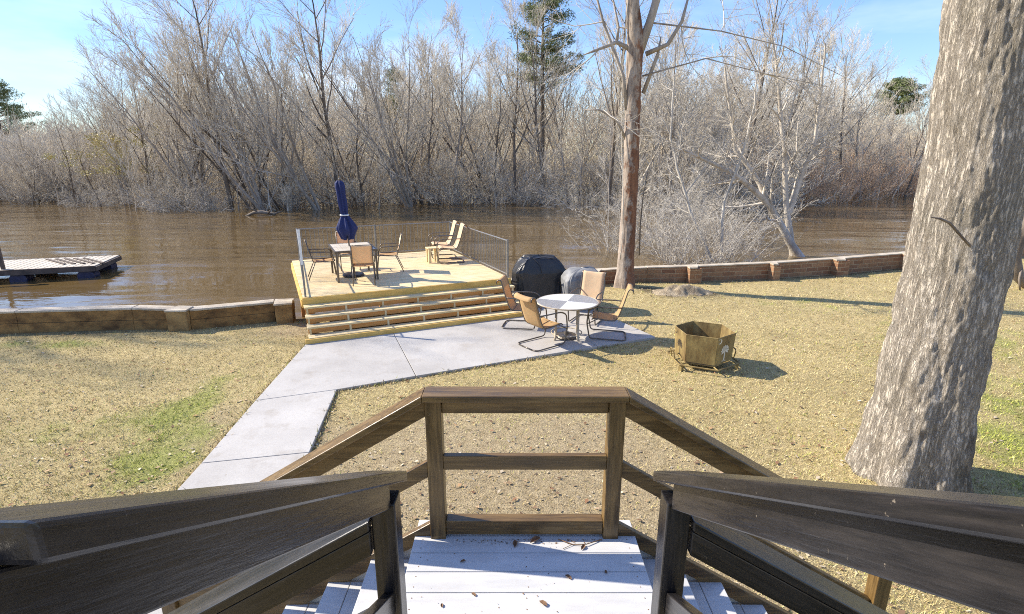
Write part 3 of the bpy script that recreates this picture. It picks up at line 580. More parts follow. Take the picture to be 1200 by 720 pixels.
# debris on the landing
lf = MB(); pts = [(-0.03, 0), (-0.012, 0.012), (0.012, 0.014), (0.03, 0.003), (0.014, -0.012), (-0.012, -0.011)]
lf.add([(p[0], p[1], 0.004 + 0.010 * abs(p[1]) / 0.012) for p in pts] + [(0, 0, 0.003)], [(i, (i + 1) % 6, 6) for i in range(6)])
o0 = lf.build('dead_leaf', M['leaf_dead'], solid=0.0015); rr = random.Random(4)
spots = [(0.02, 2.66, 1), (0.14, 2.69, 1.3), (0.31, 2.40, 0.8), (0.42, 2.63, 0.8), (-0.28, 2.52, 0.6), (-0.2, 2.28, 0.6), (0.16, 2.22, 0.9), (-0.36, 2.21, 0.5), (0.52, 2.44, 0.5), (-0.1, 2.13, 0.6)]
for i, (x, y, sc) in enumerate(spots):
    o = o0 if i == 0 else o0.copy()
    if i: COL.objects.link(o)
    o.location = (x, y, LZ + 0.001); o.rotation_euler = (0, 0, rr.random() * 6); o.scale = (sc,) * 3
    tag(o, 'small curled dead brown leaf lying on the pale stair landing', 'leaf', 'dead leaves on the landing')
r_ = np.random.RandomState(17); n = 230; edge = r_.rand(n) < 0.75; x = np.where(edge, -0.36 + 0.9 * r_.rand(n), -0.5 + 1.15 * r_.rand(n)); y = np.where(edge, 2.705 - np.abs(r_.randn(n)) * 0.022, 1.7 + 1.05 * r_.rand(n)); a = r_.rand(n) * 6.28; ln = 0.0025 + 0.007 * r_.rand(n) ** 3; P = []
for i_, j_ in ((-1, 0), (0, -1), (1, 0), (0, 1)): P.append(np.stack([x + ln * (i_ * np.cos(a) - j_ * 0.5 * np.sin(a)), y + ln * (i_ * np.sin(a) + j_ * 0.5 * np.cos(a)), LZ + 0.0015 + 0.003 * r_.rand(n)], 1))
c = np.array([(0.22, 0.13, 0.07), (0.32, 0.22, 0.13), (0.12, 0.08, 0.05)])[r_.randint(0, 3, n)]
tag(link('debris', arr_mesh('debris', np.concatenate(P), np.stack([np.arange(n) + q * n for q in range(4)], 1), M['blade'], False, ('tint', np.concatenate([c] * 4)))), 'brown crumbs of bark and leaf drifted on the stair landing', 'leaf litter', kind='stuff')
tw = MB(); tw.tube([(0.28, 2.70, LZ + 0.006), (0.36, 2.655, LZ + 0.007), (0.44, 2.65, LZ + 0.012), (0.54, 2.70, LZ + 0.006)], 0.003, 5); tw.tube([(0.36, 2.655, LZ + 0.007), (0.30, 2.62, LZ + 0.005)], 0.002, 4)
tag(tw.build('fallen_twig', M['leaf_dead']), 'thin forked fallen twig near the right far post of the landing', 'twig')

# ------------------------------------------------------------------ river deck
DU = Vector((math.cos(R(24.5)), math.sin(R(24.5)), 0)); DN = Vector((-DU.y, DU.x, 0)); DO = Vector((-4.26, 10.45, 0)); DZ = 0.72; DW, DD = 4.62, 4.45
dk = empty('wooden_deck', DO, R(24.5), 'new yellow pine deck with open riser steps beside the river', 'deck')
m = MB(); y = 0.0
while y < DD: m.box((DW / 2, y + 0.069, DZ - 0.019), (DW, 0.138, 0.038)); y += 0.143
m.build('deck_floor', M['pine_top'], dk, bevel=0.003)
m = MB(); m.box((DW / 2, -0.021, DZ - 0.10), (DW + 0.04, 0.038, 0.19)); m.build('front_fascia', M['pine_face'], dk, bevel=0.004)
m = MB(); m.box((-0.021, DD / 2, DZ - 0.13), (0.038, DD, 0.18)); m.box((DW + 0.021, DD / 2, DZ - 0.13), (0.038, DD, 0.18)); m.box((DW / 2, DD + 0.03, DZ - 0.13), (DW + 0.04, 0.038, 0.18)); m.build('side_fascia', M['pine_face'], dk, bevel=0.004)
for px_, py_ in ((0.15, 0.4), (DW / 2, 0.4), (DW - 0.15, 0.4), (0.15, DD - 0.3), (DW / 2, DD - 0.3), (DW - 0.15, DD - 0.3)):
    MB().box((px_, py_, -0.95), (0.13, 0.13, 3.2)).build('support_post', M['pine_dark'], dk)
for i in range(4):
    z = DZ - 0.145 * (i + 1); yy = -0.04 - 0.225 * i
    m = MB()
    for k in (0, 1): m.box((DW / 2, yy - 0.06 - 0.116 * k, z - 0.019), (DW + 0.02, 0.112, 0.038))
    m.build('tread', M['pine_top'], dk, bevel=0.004)
m = MB(); m.box((DW / 2, -0.965, 0.070), (DW + 0.16, 0.045, 0.11)); m.build('bottom_riser', M['pine_face'], dk, bevel=0.004)
for i in range(4):
    z = DZ - 0.145 * i; yy = -0.05 - 0.225 * i
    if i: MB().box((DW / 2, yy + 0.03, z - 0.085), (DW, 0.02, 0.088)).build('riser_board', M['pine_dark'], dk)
for i in range(7):
    xx = 0.04 + i * (DW - 0.08) / 6; q = MB(); A = [(xx - 0.019, -0.045, 0.03), (xx - 0.019, -0.045, DZ - 0.185)]
    for k in range(1, 5):
        z = DZ - 0.145 * k - 0.040; A += [(xx - 0.019, -0.045 - 0.225 * (k - 1) - 0.002, z), (xx - 0.019, -0.045 - 0.225 * k + 0.006, z)]
    A += [(xx - 0.019, -0.93, 0.03)]; q.hexa(A[::-1], [(p[0] + 0.038, p[1], p[2]) for p in A[::-1]]); q.build('stringer', M['pine_top'], dk)
def rail_side(a, c, n):
    a, c = Vector(a), Vector(c); d = c - a; Ln = d.length; u = d / Ln
    m = MB(); m.tube([a + Vector((0, 0, DZ + 0.88)), c + Vector((0, 0, DZ + 0.88))], 0.016, 6); m.tube([a + Vector((0, 0, DZ + 0.08)), c + Vector((0, 0, DZ + 0.08))], 0.014, 6); r_ = m.build('railing', M['rail_metal'], dk)
    m = MB(); k = int(Ln / n)
    for i in range(1, k): p = a + u * Ln * i / k; m.tube([p + Vector((0, 0, DZ + 0.08)), p + Vector((0, 0, DZ + 0.88))], 0.008, 4, False)
    m.build('balusters', M['rail_metal'], r_)
rail_side((0.05, 0.05, 0), (0.20, DD - 0.03, 0), 0.11); rail_side((0.20, DD - 0.03, 0), (DW - 0.03, DD - 0.03, 0), 0.11); rail_side((DW - 0.03, DD - 0.03, 0), (DW - 0.03, 0.05, 0), 0.11)
for x, y in ((0.05, 0.05), (0.20, DD - 0.03), (DW - 0.03, DD - 0.03), (DW - 0.03, 0.05), (DW / 2, DD - 0.03)):
    first = (x, y) == (0.05, 0.05)
    hp = 1.36 if first else 0.91; o = MB().box((x, y, DZ + hp / 2), (0.038, 0.038, hp)).build('railing_post', M['rail_metal'], dk)
    if first: MB().box((x, y, DZ + 1.02), (0.046, 0.046, 0.70)).build('white_sleeve', M['white_metal'], o)
def dloc(x, y, z=DZ): p = DO + DU * x + DN * y; return (p.x, p.y, z)

# ------------------------------------------------------------------ furniture
def frame_tube(q, pts, r=0.013, k=6):      # rounded polyline
    P = [Vector(p) for p in pts]; res = [P[0]]
    for i in range(1, len(P) - 1):
        a, c, e = P[i - 1], P[i], P[i + 1]; f = min(0.06, (a - c).length * 0.45, (e - c).length * 0.45)
        s0 = c + (a - c).normalized() * f; s1 = c + (e - c).normalized() * f
        for t in (0, 0.33, 0.67, 1): res.append((s0 * (1 - t) + c * t) * (1 - t) + (c * (1 - t) + s1 * t) * t)
    res.append(P[-1]); q.tube(res, r, k)
def sling_mesh(prof, w, sag=0.0):
    m = MB(); nx = 6; n = len(prof)
    for (y, z) in prof:
        for i in range(nx + 1):
            u = i / nx * 2 - 1; m.v.append((u * w / 2, y - 0.012 * (1 - u * u), z - sag * (1 - u * u)))
    for j in range(n - 1):
        for i in range(nx): a = j * (nx + 1) + i; m.f.append((a, a + 1, a + nx + 2, a + nx + 1))
    return m
def curve(pts, n=4):
    P = [Vector((p[0], p[1], 0)) for p in pts]; P = [P[0]] + P + [P[-1]]; r_ = []
    for i in range(1, len(P) - 2):
        for k in range(n):
            t = k / n; a, b_, c, d = P[i - 1:i + 3]
            r_.append(0.5 * ((2 * b_) + (c - a) * t + (2 * a - 5 * b_ + 4 * c - d) * t * t + (3 * b_ - a - 3 * c + d) * t ** 3))
    r_.append(P[-2]); return [(p.x, p.y) for p in r_]
def spring_chair(loc, face, label, mat, group, wd=0.52):
    rz = math.atan2(face[1], face[0]) - math.pi / 2
    e = empty('spring_chair', loc, rz, label, 'chair', group)
    prof = curve([(-0.50, 0.95), (-0.485, 1.0), (-0.44, 1.025), (-0.395, 0.99), (-0.33, 0.76), (-0.26, 0.55), (-0.20, 0.43), (-0.12, 0.395), (0.08, 0.41), (0.22, 0.43), (0.27, 0.40)])
    sling_mesh(prof, wd - 0.03, 0.012).build('sling', mat, e, smooth=True, solid=0.006)
    for s_ in (-1, 1):
        q = MB(); q.tube([(s_ * wd / 2, y, z) for y, z in prof], 0.012, 6); q.build('side_rail', M['bronze'], e, smooth=True)
        q = MB(); x = s_ * (wd / 2 + 0.035)
        frame_tube(q, [(x - s_ * 0.03, -0.30, 0.66), (x, -0.2, 0.665), (x, 0.20, 0.665), (x, 0.33, 0.60), (x, 0.36, 0.35), (x, 0.30, 0.03), (x, -0.36, 0.018), (x - s_ * 0.1, -0.40, 0.018)], 0.014); 
        q.tube([(x, 0.355, 0.32), (s_ * wd / 2, 0.16, 0.415)], 0.010, 5); q.build('arm_frame', M['bronze'], e, smooth=True)
    q = MB(); q.tube([(-wd / 2 + 0.08, -0.40, 0.018), (wd / 2 - 0.08, -0.40, 0.018)], 0.014, 6); q.tube([(-wd / 2, -0.16, 0.39), (wd / 2, -0.16, 0.39)], 0.010, 5); q.tube([(-wd / 2, 0.16, 0.41), (wd / 2, 0.16, 0.41)], 0.010, 5); q.build('cross_bar', M['bronze'], e, smooth=True)
    return e
PZ = 0.035
G1 = 'sling chairs round the mosaic patio table'
spring_chair((0.58, 9.56, PZ), (0.80, 0.60), 'tan sling chair nearest the deck steps, turned away from the camera', M['sling'], G1)
spring_chair((0.22, 10.72, PZ), (0.97, -0.2), 'tan sling chair glowing yellow in the sun against the end of the deck steps', M['sling'], G1)
spring_chair((1.62, 11.05, PZ), (-0.45, -0.9), 'pale tan sling chair facing the camera in front of the grey grill cover', M['sling_pale'], G1)
spring_chair((1.86, 10.05, PZ), (-0.98, 0.18), 'tan sling chair seen edge on at the pointed end of the patio', M['sling'], G1)
G2 = 'sling chairs by the deck railing'
spring_chair(dloc(3.95, 2.62), (-0.97, -0.25), 'pale sling chair on the deck beside the small wooden table', M['sling_pale'], G2, 0.56)
spring_chair(dloc(3.98, 3.36), (-0.97, -0.25), 'pale sling chair in the far right corner of the deck', M['sling_pale'], G2, 0.56)
e = empty('side_table', dloc(3.52, 2.72), R(24.5), 'small slatted wooden side table between railing chairs and deck middle', 'side table')
m = MB()
for i in range(4): m.box((-0.12 + 0.08 * i, 0, 0.40), (0.07, 0.30, 0.025))
m.build('table_top', M['pine_top'], e, bevel=0.004)
for sx in (-1, 1):
    for sy in (-1, 1): MB().box((sx * 0.11, sy * 0.11, 0.193), (0.07, 0.07, 0.386)).build('leg', M['pine_top'], e, bevel=0.004)
def tile_mat():
    m, t, b = new_mat('mosaic_table_tiles')
    c = t.nodes.new('ShaderNodeTexCoord'); mpn = t.nodes.new('ShaderNodeMapping'); mpn.inputs['Rotation'].default_value = (0, 0, R(20)); mpn.inputs['Scale'].default_value = (1, 1, 0.0)
    ck = t.nodes.new('ShaderNodeTexChecker'); ck.inputs['Scale'].default_value = 1.7; ck.inputs['Color1'].default_value = (0.62, 0.60, 0.57, 1); ck.inputs['Color2'].default_value = (0.26, 0.25, 0.24, 1)
    t.links.new(c.outputs['Object'], mpn.inputs[0]); t.links.new(mpn.outputs[0], ck.inputs[0])
    n = noise(t, 34, 3, 0.6)
    col = mixc(t, 0.6, ck.outputs['Color'], ramp(t, n, [(0.35, (0.25, 0.24, 0.22)), (0.65, (0.8, 0.8, 0.78))]), 'OVERLAY')
    t.links.new(col, b.inputs['Base Color']); b.inputs['Roughness'].default_value = 0.35; return m
M['tabletile'] = tile_mat()
e = empty('round_table', (1.08, 9.98, PZ), 0, 'round mosaic topped patio table on four posts', 'table')
MB().lathe([(0.52, 0.700), (0.585, 0.705), (0.60, 0.715), (0.60, 0.725), (0.585, 0.733), (0.57, 0.735)], 48).build('table_top', M['tabletile'], e, smooth=False)
MB().tube([(0.598 * math.cos(a), 0.598 * math.sin(a), 0.722) for a in [i * 2 * math.pi / 48 for i in range(48)]], 0.014, 6, closed=True).build('rim', M['coping'], e, smooth=True)
for i in range(4):
    a = R(40) + i * math.pi / 2; q = MB(); q.tube([(0.30 * math.cos(a), 0.30 * math.sin(a), 0.70), (0.30 * math.cos(a), 0.30 * math.sin(a), 0.06), (0.33 * math.cos(a), 0.33 * math.sin(a), 0.0)], 0.024, 8); q.build('leg', M['coping'], e, smooth=True)
q = MB(); q.tube([(0.30 * math.cos(a), 0.30 * math.sin(a), 0.10) for a in [i * 2 * math.pi / 32 for i in range(32)]], 0.012, 6, closed=True); q.build('stretcher_ring', M['coping'], e, smooth=True)
MB().lathe([(0.22, 0.0), (0.23, 0.02), (0.20, 0.05), (0.05, 0.07), (0.04, 0.12)], 24).build('base_plate', M['bronze'], e, smooth=False)
# dining set on the deck
tx, ty = 1.28, 1.72
e = empty('dining_table', dloc(tx, ty), R(24.5), 'rectangular slatted grey table on the deck under the closed umbrella', 'table')
m = MB()
for i in range(9): m.box((-0.40 + 0.1 * i, 0, 0.71), (0.094, 1.20, 0.02))
m.build('table_top', M['dock_wood'], e, bevel=0.003)
m = MB(); m.box((0, -0.615, 0.70), (0.92, 0.03, 0.05)); m.box((0, 0.615, 0.70), (0.92, 0.03, 0.05)); m.box((-0.465, 0, 0.70), (0.03, 1.26, 0.05)); m.box((0.465, 0, 0.70), (0.03, 1.26, 0.05)); m.build('table_frame', M['bronze'], e, bevel=0.003)
for sx in (-1, 1):
    for sy in (-1, 1): MB().box((sx * 0.44, sy * 0.59, 0.34), (0.045, 0.045, 0.68)).build('leg', M['bronze'], e, bevel=0.004)
def dining_chair(loc, rz, label):
    e = empty('dining_chair', loc, rz, label, 'chair', 'chairs round the deck dining table')
    sling_mesh(curve([(-0.33, 0.90), (-0.28, 0.72), (-0.24, 0.56), (-0.22, 0.50)]), 0.44).build('backrest', M['sling_pale'], e, smooth=True, solid=0.006)
    sling_mesh(curve([(-0.20, 0.43), (-0.05, 0.415), (0.12, 0.42), (0.24, 0.43)]), 0.44, 0.012).build('seat', M['sling'], e, smooth=True, solid=0.006)
    for s_ in (-1, 1):
        q = MB(); frame_tube(q, [(s_ * 0.225, -0.335, 0.92), (s_ * 0.225, -0.22, 0.48), (s_ * 0.225, -0.2, 0.43), (s_ * 0.225, 0.25, 0.43), (s_ * 0.23, 0.30, 0.01)], 0.012); q.build('side_frame', M['bronze'], e, smooth=True)
        q = MB(); q.tube([(s_ * 0.225, -0.16, 0.43), (s_ * 0.235, -0.34, 0.01)], 0.012, 6); q.build('rear_leg', M['bronze'], e, smooth=True)
        q = MB(); frame_tube(q, [(s_ * 0.225, -0.27, 0.66), (s_ * 0.255, -0.1, 0.65), (s_ * 0.255, 0.2, 0.645), (s_ * 0.235, 0.27, 0.43)], 0.012); q.build('arm', M['bronze'], e, smooth=True)
    q = MB(); q.tube([(-0.225, 0.25, 0.425), (0.225, 0.25, 0.425)], 0.010, 5); q.tube([(-0.225, -0.335, 0.915), (0.225, -0.335, 0.915)], 0.011, 5); q.build('cross_bar', M['bronze'], e, smooth=True)
A0 = R(24.5)
dining_chair(dloc(tx + 0.10, ty - 0.86), A0 + R(-12), 'tan backed dining chair facing away at the near end of the deck table')
dining_chair(dloc(tx - 0.70, ty + 0.10), A0 + R(-92), 'dining chair nearest the left deck railing, seen side on')
dining_chair(dloc(tx + 0.92, ty + 0.32), A0 + R(78), 'pale backed dining chair on the right side of the deck table, pulled out')
dining_chair(dloc(tx + 0.02, ty + 1.02), A0 + R(180), 'dining chair at the far end of the deck table, half hidden behind the umbrella')
e = empty('umbrella', dloc(tx - 0.02, ty + 0.06), 0, 'closed navy blue patio umbrella standing through the deck table', 'umbrella')
MB().lathe([(0.25, 0.0), (0.26, 0.03), (0.24, 0.06), (0.05, 0.09), (0.035, 0.25)], 24).build('base', M['black_metal'], e)
q = MB(); q.tube([(0.0, 0, 0.05), (-0.07, 0, 1.2), (-0.135, 0, 2.27)], 0.019, 8); q.build('pole', M['bronze'], e)
def fold(a, z): return 1 + 0.24 * math.cos(7 * a + 1.5 * z) + 0.16 * math.cos(3 * a + 4 * z)
prof = [(0.04, 0.93), (0.12, 0.94), (0.16, 1.02), (0.205, 1.14), (0.17, 1.25), (0.10, 1.40), (0.065, 1.46), (0.08, 1.54), (0.095, 1.75), (0.088, 1.95), (0.10, 2.1), (0.09, 2.19), (0.05, 2.25)]
q = MB().lathe(prof, 64, mod=fold); q.v = [(x - 0.07 - 0.06 * (z - 1.0), y, z + (0.06 * math.cos(5 * math.atan2(y, x)) if z < 1.0 else 0)) for x, y, z in q.v]; cnp = q.build('canopy', M['blue_cloth'], e, smooth=True)
q = MB(); q.tube([(-0.098 + 0.092 * math.cos(a), 0.092 * math.sin(a), 1.46) for a in [i * math.pi / 10 for i in range(20)]], 0.016, 5, closed=True); q.build('tie', M['white_trim'], e, smooth=True)
q = MB(); q.lathe([(0.03, 2.25), (0.035, 2.29), (0.01, 2.31)], 10, (-0.14, 0, 0)); q.build('finial', M['bronze'], e)

# ------------------------------------------------------------------ covered grills
def cover(loc, rz, hw, hd, prof, name, label, mat, seed):
    e = empty(name, loc, rz, label, 'covered grill'); m = MB(); k = 120; r_ = random.Random(seed); ph = [r_.random() * 6 for _ in range(8)]
    P_ = np.array(prof, float); uu = np.linspace(0, len(P_) - 1, len(P_) * 4 - 3); prof = [tuple(np.interp(uu, np.arange(len(P_)), P_[:, c])[i] for c in range(4)) for i in range(len(uu))]
    for (sx, sy, z, wr) in prof:
        for j in range(k):
            a = 2 * math.pi * j / k; c, s_ = math.cos(a), math.sin(a); p = 0.34
            x = math.copysign(abs(c) ** p, c) * hw * sx; y = math.copysign(abs(s_) ** p, s_) * hd * sy
            f = 1 + wr * (0.5 * math.sin(9 * a + ph[0]) + 0.4 * math.sin(15 * a + ph[1] + z * 3) + 0.4 * math.sin(23 * a + ph[2] - z * 2))
            cr_ = float(fbm(np.array(3 * math.cos(a) + seed * 9 + z), np.array(3 * math.sin(a) + z * 4 + seed), 3)) - 0.5; f += 0.10 * cr_
            m.v.append((x * f, y * f, z + (0.02 * math.sin(3 * a + ph[3]) + 0.012 * math.sin(7 * a + ph[4])) * (0.3 if z < 0.05 else 1)))
    n = len(prof)
    for i in range(n - 1):
        for j in range(k): m.f.append((i * k + j, i * k + (j + 1) % k, (i + 1) * k + (j + 1) % k, (i + 1) * k + j))
    m.f.append(tuple((n - 1) * k + j for j in range(k)))
    m.build('cover', mat, e, smooth=True)
    return e
bigp = [(1.0, 1.0, 0.02, .05), (1.0, 1.0, 0.3, .045), (1.01, 1.0, 0.6, .03), (1.04, 1.03, 0.74, .015), (1.05, 1.03, 0.78, .008), (0.95, 0.95, 0.90, .012), (0.80, 0.82, 1.02, .01), (0.66, 0.72, 1.09, .006), (0.60, 0.62, 1.13, .004), (0.35, 0.35, 1.15, 0), (0.02, 0.02, 1.155, 0)]
e = cover((0.66, 12.75, PZ), R(12), 0.60, 0.36, bigp, 'covered_grill', 'large gas grill under a black vinyl cover beside the deck', M['black_cover'], 1)
q = MB(); q.tube([(-0.62, -0.36, 0.79), (-0.50, -0.33, 0.93), (-0.36, -0.255, 1.10), (0.05, -0.21, 1.145), (0.36, -0.255, 1.10), (0.5, -0.33, 0.93), (0.62, -0.36, 0.79)], 0.009, 5); q.tube([(-0.36, 0.25, 1.105), (-0.30, -0.0, 1.14), (-0.2, -0.23, 1.135), (-0.05, -0.34, 0.97), (-0.03, -0.385, 0.8)], 0.008, 5); q.build('seam_piping', M['black_metal'], e, smooth=True)
smp = [(0.92, 0.92, 0.22, .06), (0.95, 0.95, 0.4, .05), (1.0, 1.0, 0.6, .03), (1.0, 1.0, 0.72, .015), (0.86, 0.88, 0.83, .012), (0.66, 0.72, 0.91, .008), (0.40, 0.45, 0.945, 0.0), (0.02, 0.02, 0.955, 0)]
e = cover((1.66, 12.15, PZ), R(8), 0.47, 0.34, smp, 'covered_grill', 'smaller grill under a faded grey cover behind the patio table', M['grey_cover'], 2)
for sx in (-1, 1):
    for sy in (-1, 1): q = MB(); q.tube([(sx * 0.3, sy * 0.2, 0.4), (sx * 0.32, sy * 0.22, 0.0)], 0.018, 6); q.build('leg', M['black_metal'], e)
q = MB(); q.box((0, 0, 0.27), (0.62, 0.42, 0.03)); q.build('lower_shelf', M['black_metal'], e)

# ------------------------------------------------------------------ low mound of loose soil by the centre tree
N_ = 70; gx, gy = np.meshgrid(np.linspace(-1.25, 1.25, N_), np.linspace(-0.7, 0.7, N_)); wx, wy = 4.45 + gx, 13.5 + gy
hh_ = np.exp(-((gx / 0.72) ** 2 + (gy / 0.36) ** 2)); zz_ = gz(wx, wy) - 0.05 + hh_ * (0.06 + 0.20 * fbm(wx * 5, wy * 5, 3)) + 0.05 * hh_ * (fbm(wx * 16, wy * 16, 2) - 0.4)
I_ = np.arange(N_ * N_).reshape(N_, N_); F_ = np.stack([I_[:-1, :-1], I_[:-1, 1:], I_[1:, 1:], I_[1:, :-1]], -1).reshape(-1, 4)
M['mound'] = simple('dry_grey_soil', (0.17, 0.13, 0.085), (0.42, 0.34, 0.225), 7, 0.95, (1, 1, 1), 0.8, 0.04, fine=34)
tag(link('dirt_mound', arr_mesh('dirt_mound', np.stack([wx, wy, zz_], -1).reshape(-1, 3), F_, M['mound'])), 'low mound of loose grey brown soil on the lawn right of the centre tree', 'dirt mound')
# ------------------------------------------------------------------ fire pit
e = empty('fire_pit', (3.30, 8.62, 0.0), 0, 'rusty hexagonal steel fire pit with palm tree cutouts on the lawn', 'fire pit')
A6 = R(-111 - 30 - 4); rb, rt = 0.46, 0.49; z0, z1 = 0.15, 0.62
hx = lambda r_, z, i: Vector((r_ * math.cos(A6 + i * math.pi / 3), r_ * math.sin(A6 + i * math.pi / 3), z))
for i in range(6):
    q = MB(); a, b_, c, d = hx(rb, z0, i), hx(rb, z0, i + 1), hx(rt, z1, i + 1), hx(rt, z1, i); n = ((b_ - a).cross(d - a)).normalized() * 0.006
    q.hexa([a - n, b_ - n, c - n, d - n], [a + n, b_ + n, c + n, d + n]); o = q.build('side_panel', M['rust'], e)
    u = (b_ - a).normalized(); v = (d - a).normalized(); mid = (a + b_) / 2; nn = ((b_ - a).cross(d - a)).normalized()
    if i in (1, 3, 5):
        cm = M['lit_cut'] if i == 1 else M['shade_cut']
        q = MB(); off = nn * 0.0085
        W = lambda x, y: mid + u * (x * 1.35) + v * (y * 1.15 - 0.03) + off
        q.add([W(-0.012, 0.06), W(0.012, 0.06), W(0.008, 0.22), W(-0.010, 0.22)], [(0, 1, 2, 3)])
        q.add([W(-0.05, 0.055), W(0.05, 0.055), W(0.03, 0.068), W(-0.03, 0.068)], [(0, 1, 2, 3)])
        for k in range(9):
            th = R(-35 + k * 31.5); dx, dy = math.cos(th), math.sin(th); L_ = 0.085
            q.add([W(0, 0.235), W(dx * L_ * 0.55 - dy * 0.024, 0.235 + dy * L_ * 0.55 + dx * 0.024), W(dx * L_, 0.235 + dy * L_ - 0.012), W(dx * L_ * 0.55 + dy * 0.024, 0.235 + dy * L_ * 0.55 - dx * 0.024)], [(0, 1, 2, 3)])
        q.build('palm_cutout', cm, e)
        q = MB(); cc = [(-0.125 + 0.038 * math.cos(t), 0.385 + 0.038 * math.sin(t)) for t in [R(-150 + 15 * k) for k in range(21)]]; ci = [(-0.138 + 0.030 * math.cos(t), 0.392 + 0.032 * math.sin(t)) for t in [R(-150 + 15 * k) for k in range(21)]]
        q.v = [tuple(W(*p)) for p in cc] + [tuple(W(*p)) for p in ci]; q.f = [(k, k + 1, 22 + k, 21 + k) for k in range(20)]; q.build('crescent_cutout', cm, e)
q = MB(); q.tube([hx(rt, z1 + 0.004, i) for i in range(6)], 0.009, 5, closed=True); q.build('rim', M['rust'], e)
q = MB(); q.hexa([hx(0.45, z0 - 0.035, i) for i in range(6)], [hx(0.45, z0 - 0.020, i) for i in range(6)]); q.build('floor_plate', M['rust'], e)
q = MB(); q.tube([hx(0.60, z0 - 0.035, i) for i in range(6)], 0.014, 6, closed=True)
for i in range(6): q.tube([hx(0.45, z0 - 0.035, i), hx(0.60, z0 - 0.035, i)], 0.011, 5)
q.build('base_ring', M['rust'], e)
for i in (0, 2, 4): p = hx(0.56, 0.055, i); MB().box(p, (0.06, 0.06, 0.125), A6 + i * math.pi / 3).build('foot', M['rust'], e)
for sgn in (-1, 1):
    q = MB(); frame_tube(q, [(sgn * 0.50, -0.09, z0 - 0.035), (sgn * 0.54, -0.09, z0 + 0.14), (sgn * 0.54, 0.09, z0 + 0.14), (sgn * 0.50, 0.09, z0 - 0.035)], 0.010); q.build('handle', M['rust'], e)

# ------------------------------------------------------------------ floating dock
e = empty('floating_dock', (-17.9, 19.9, WATER), R(18), 'weathered floating dock on blue float drums, out on the river', 'dock')
m = MB()
for i in range(34): m.box((-5.6 + 0.23 * i, 0.0, 0.43), (0.20, 2.5, 0.045))
m.build('deck_boards', M['dock_wood'], e, bevel=0.004)
m = MB()
for s_ in (-1, 1): m.box((-1.75, s_ * 1.27, 0.36), (7.7, 0.06, 0.20))
for x in (2.13, 0.0, -2.0, -4.0): m.box((x, 0, 0.34), (0.06, 2.5, 0.16))
m.build('frame', M['dock_dark'], e)
for x, y in ((1.75, -0.95), (1.75, 0.8), (-0.3, -0.95), (-2.4, -0.95), (-4.5, -0.95), (-0.3, 0.8)):
    q = MB(); q.tube([(x, y - 0.28, 0.06), (x, y - 0.26, 0.06), (x, y + 0.26, 0.06), (x, y + 0.28, 0.06)], [0.24, 0.27, 0.27, 0.24], 16); q.build('float_drum', M['barrel'], e)
for i in range(5): MB().box((0.35 + 0.32 * i, 0.15 - 0.04 * i, 0.475), (0.10, 1.9, 0.03), R(38)).build('loose_plank', M['dock_dark'], e)
for x, y in ((-0.75, -1.0), (-2.3, -1.0)): MB().box((x, y, 0.92), (0.10, 0.10, 0.95)).build('rail_post', M['dock_dark'], e)
MB().box((-1.9, -1.0, 1.41), (2.4, 0.12, 0.04)).build('hand_rail', M['dock_dark'], e)
e = empty('driftwood', (-20.3, 42.8, WATER), 0, 'dark driftwood snag poking from the river in front of the far bank', 'driftwood')
q = MB(); q.tube([(-1.2, 0, -0.1), (-0.4, 0.1, 0.22), (0.3, 0, 0.28), (1.2, 0.2, 0.1), (1.8, 0.2, 0.35)], [0.05, 0.14, 0.16, 0.10, 0.04], 7); q.tube([(0.0, 0, 0.25), (-0.5, -0.1, 0.65)], [0.08, 0.03], 5); q.tube([(0.8, 0, 0.2), (1.2, -0.2, 0.6)], [0.07, 0.02], 5); q.build('snag', M['bark_dark'], e, smooth=True)

# ------------------------------------------------------------------ trees
def norm(a): return a / np.maximum(np.linalg.norm(a, axis=-1, keepdims=True), 1e-9)
def grow_level(r, P0, D0, Ln, R0, n, wander, trop, taper=0.35):
    N = len(P0); P = np.zeros((N, n, 3)); P[:, 0] = P0; d = D0.copy(); step = Ln / (n - 1)
    for i in range(1, n):
        d = norm(d + r.randn(N, 3) * wander + np.array([0, 0, 1.0]) * trop); P[:, i] = P[:, i - 1] + d * step[:, None]
    rad = R0[:, None] * np.linspace(1, taper, n)[None]; return P, rad
def spawn(r, P, rad, m, t0, t1, ang, lenf, lens, rf, rmin, flat=0.0):
    N, n = P.shape[:2]; t = t0 + (t1 - t0) * ((np.arange(m)[None] + r.rand(N, m)) / m); q = t * (n - 1); i = np.minimum(q.astype(int), n - 2); f = q - i
    rows_ = np.arange(N)[:, None]; A, B = P[rows_, i], P[rows_, i + 1]; pos = A + (B - A) * f[..., None]; tan = norm(B - A)
    rr_ = rad[rows_, i] * (1 - f) + rad[rows_, i + 1] * f
    az = r.randn(N, m, 3); az[..., 2] *= (1 - flat); perp = norm(az - (az * tan).sum(-1, keepdims=True) * tan)
    a = np.radians(ang[0] + (ang[1] - ang[0]) * r.rand(N, m))[..., None]; d = tan * np.cos(a) + perp * np.sin(a)
    L_ = lens[:, None] * lenf * (1.15 - 0.65 * t) * (0.7 + 0.6 * r.rand(N, m)); R_ = np.maximum(rr_ * rf, rmin)
    return pos.reshape(-1, 3), d.reshape(-1, 3), L_.ravel(), R_.ravel()
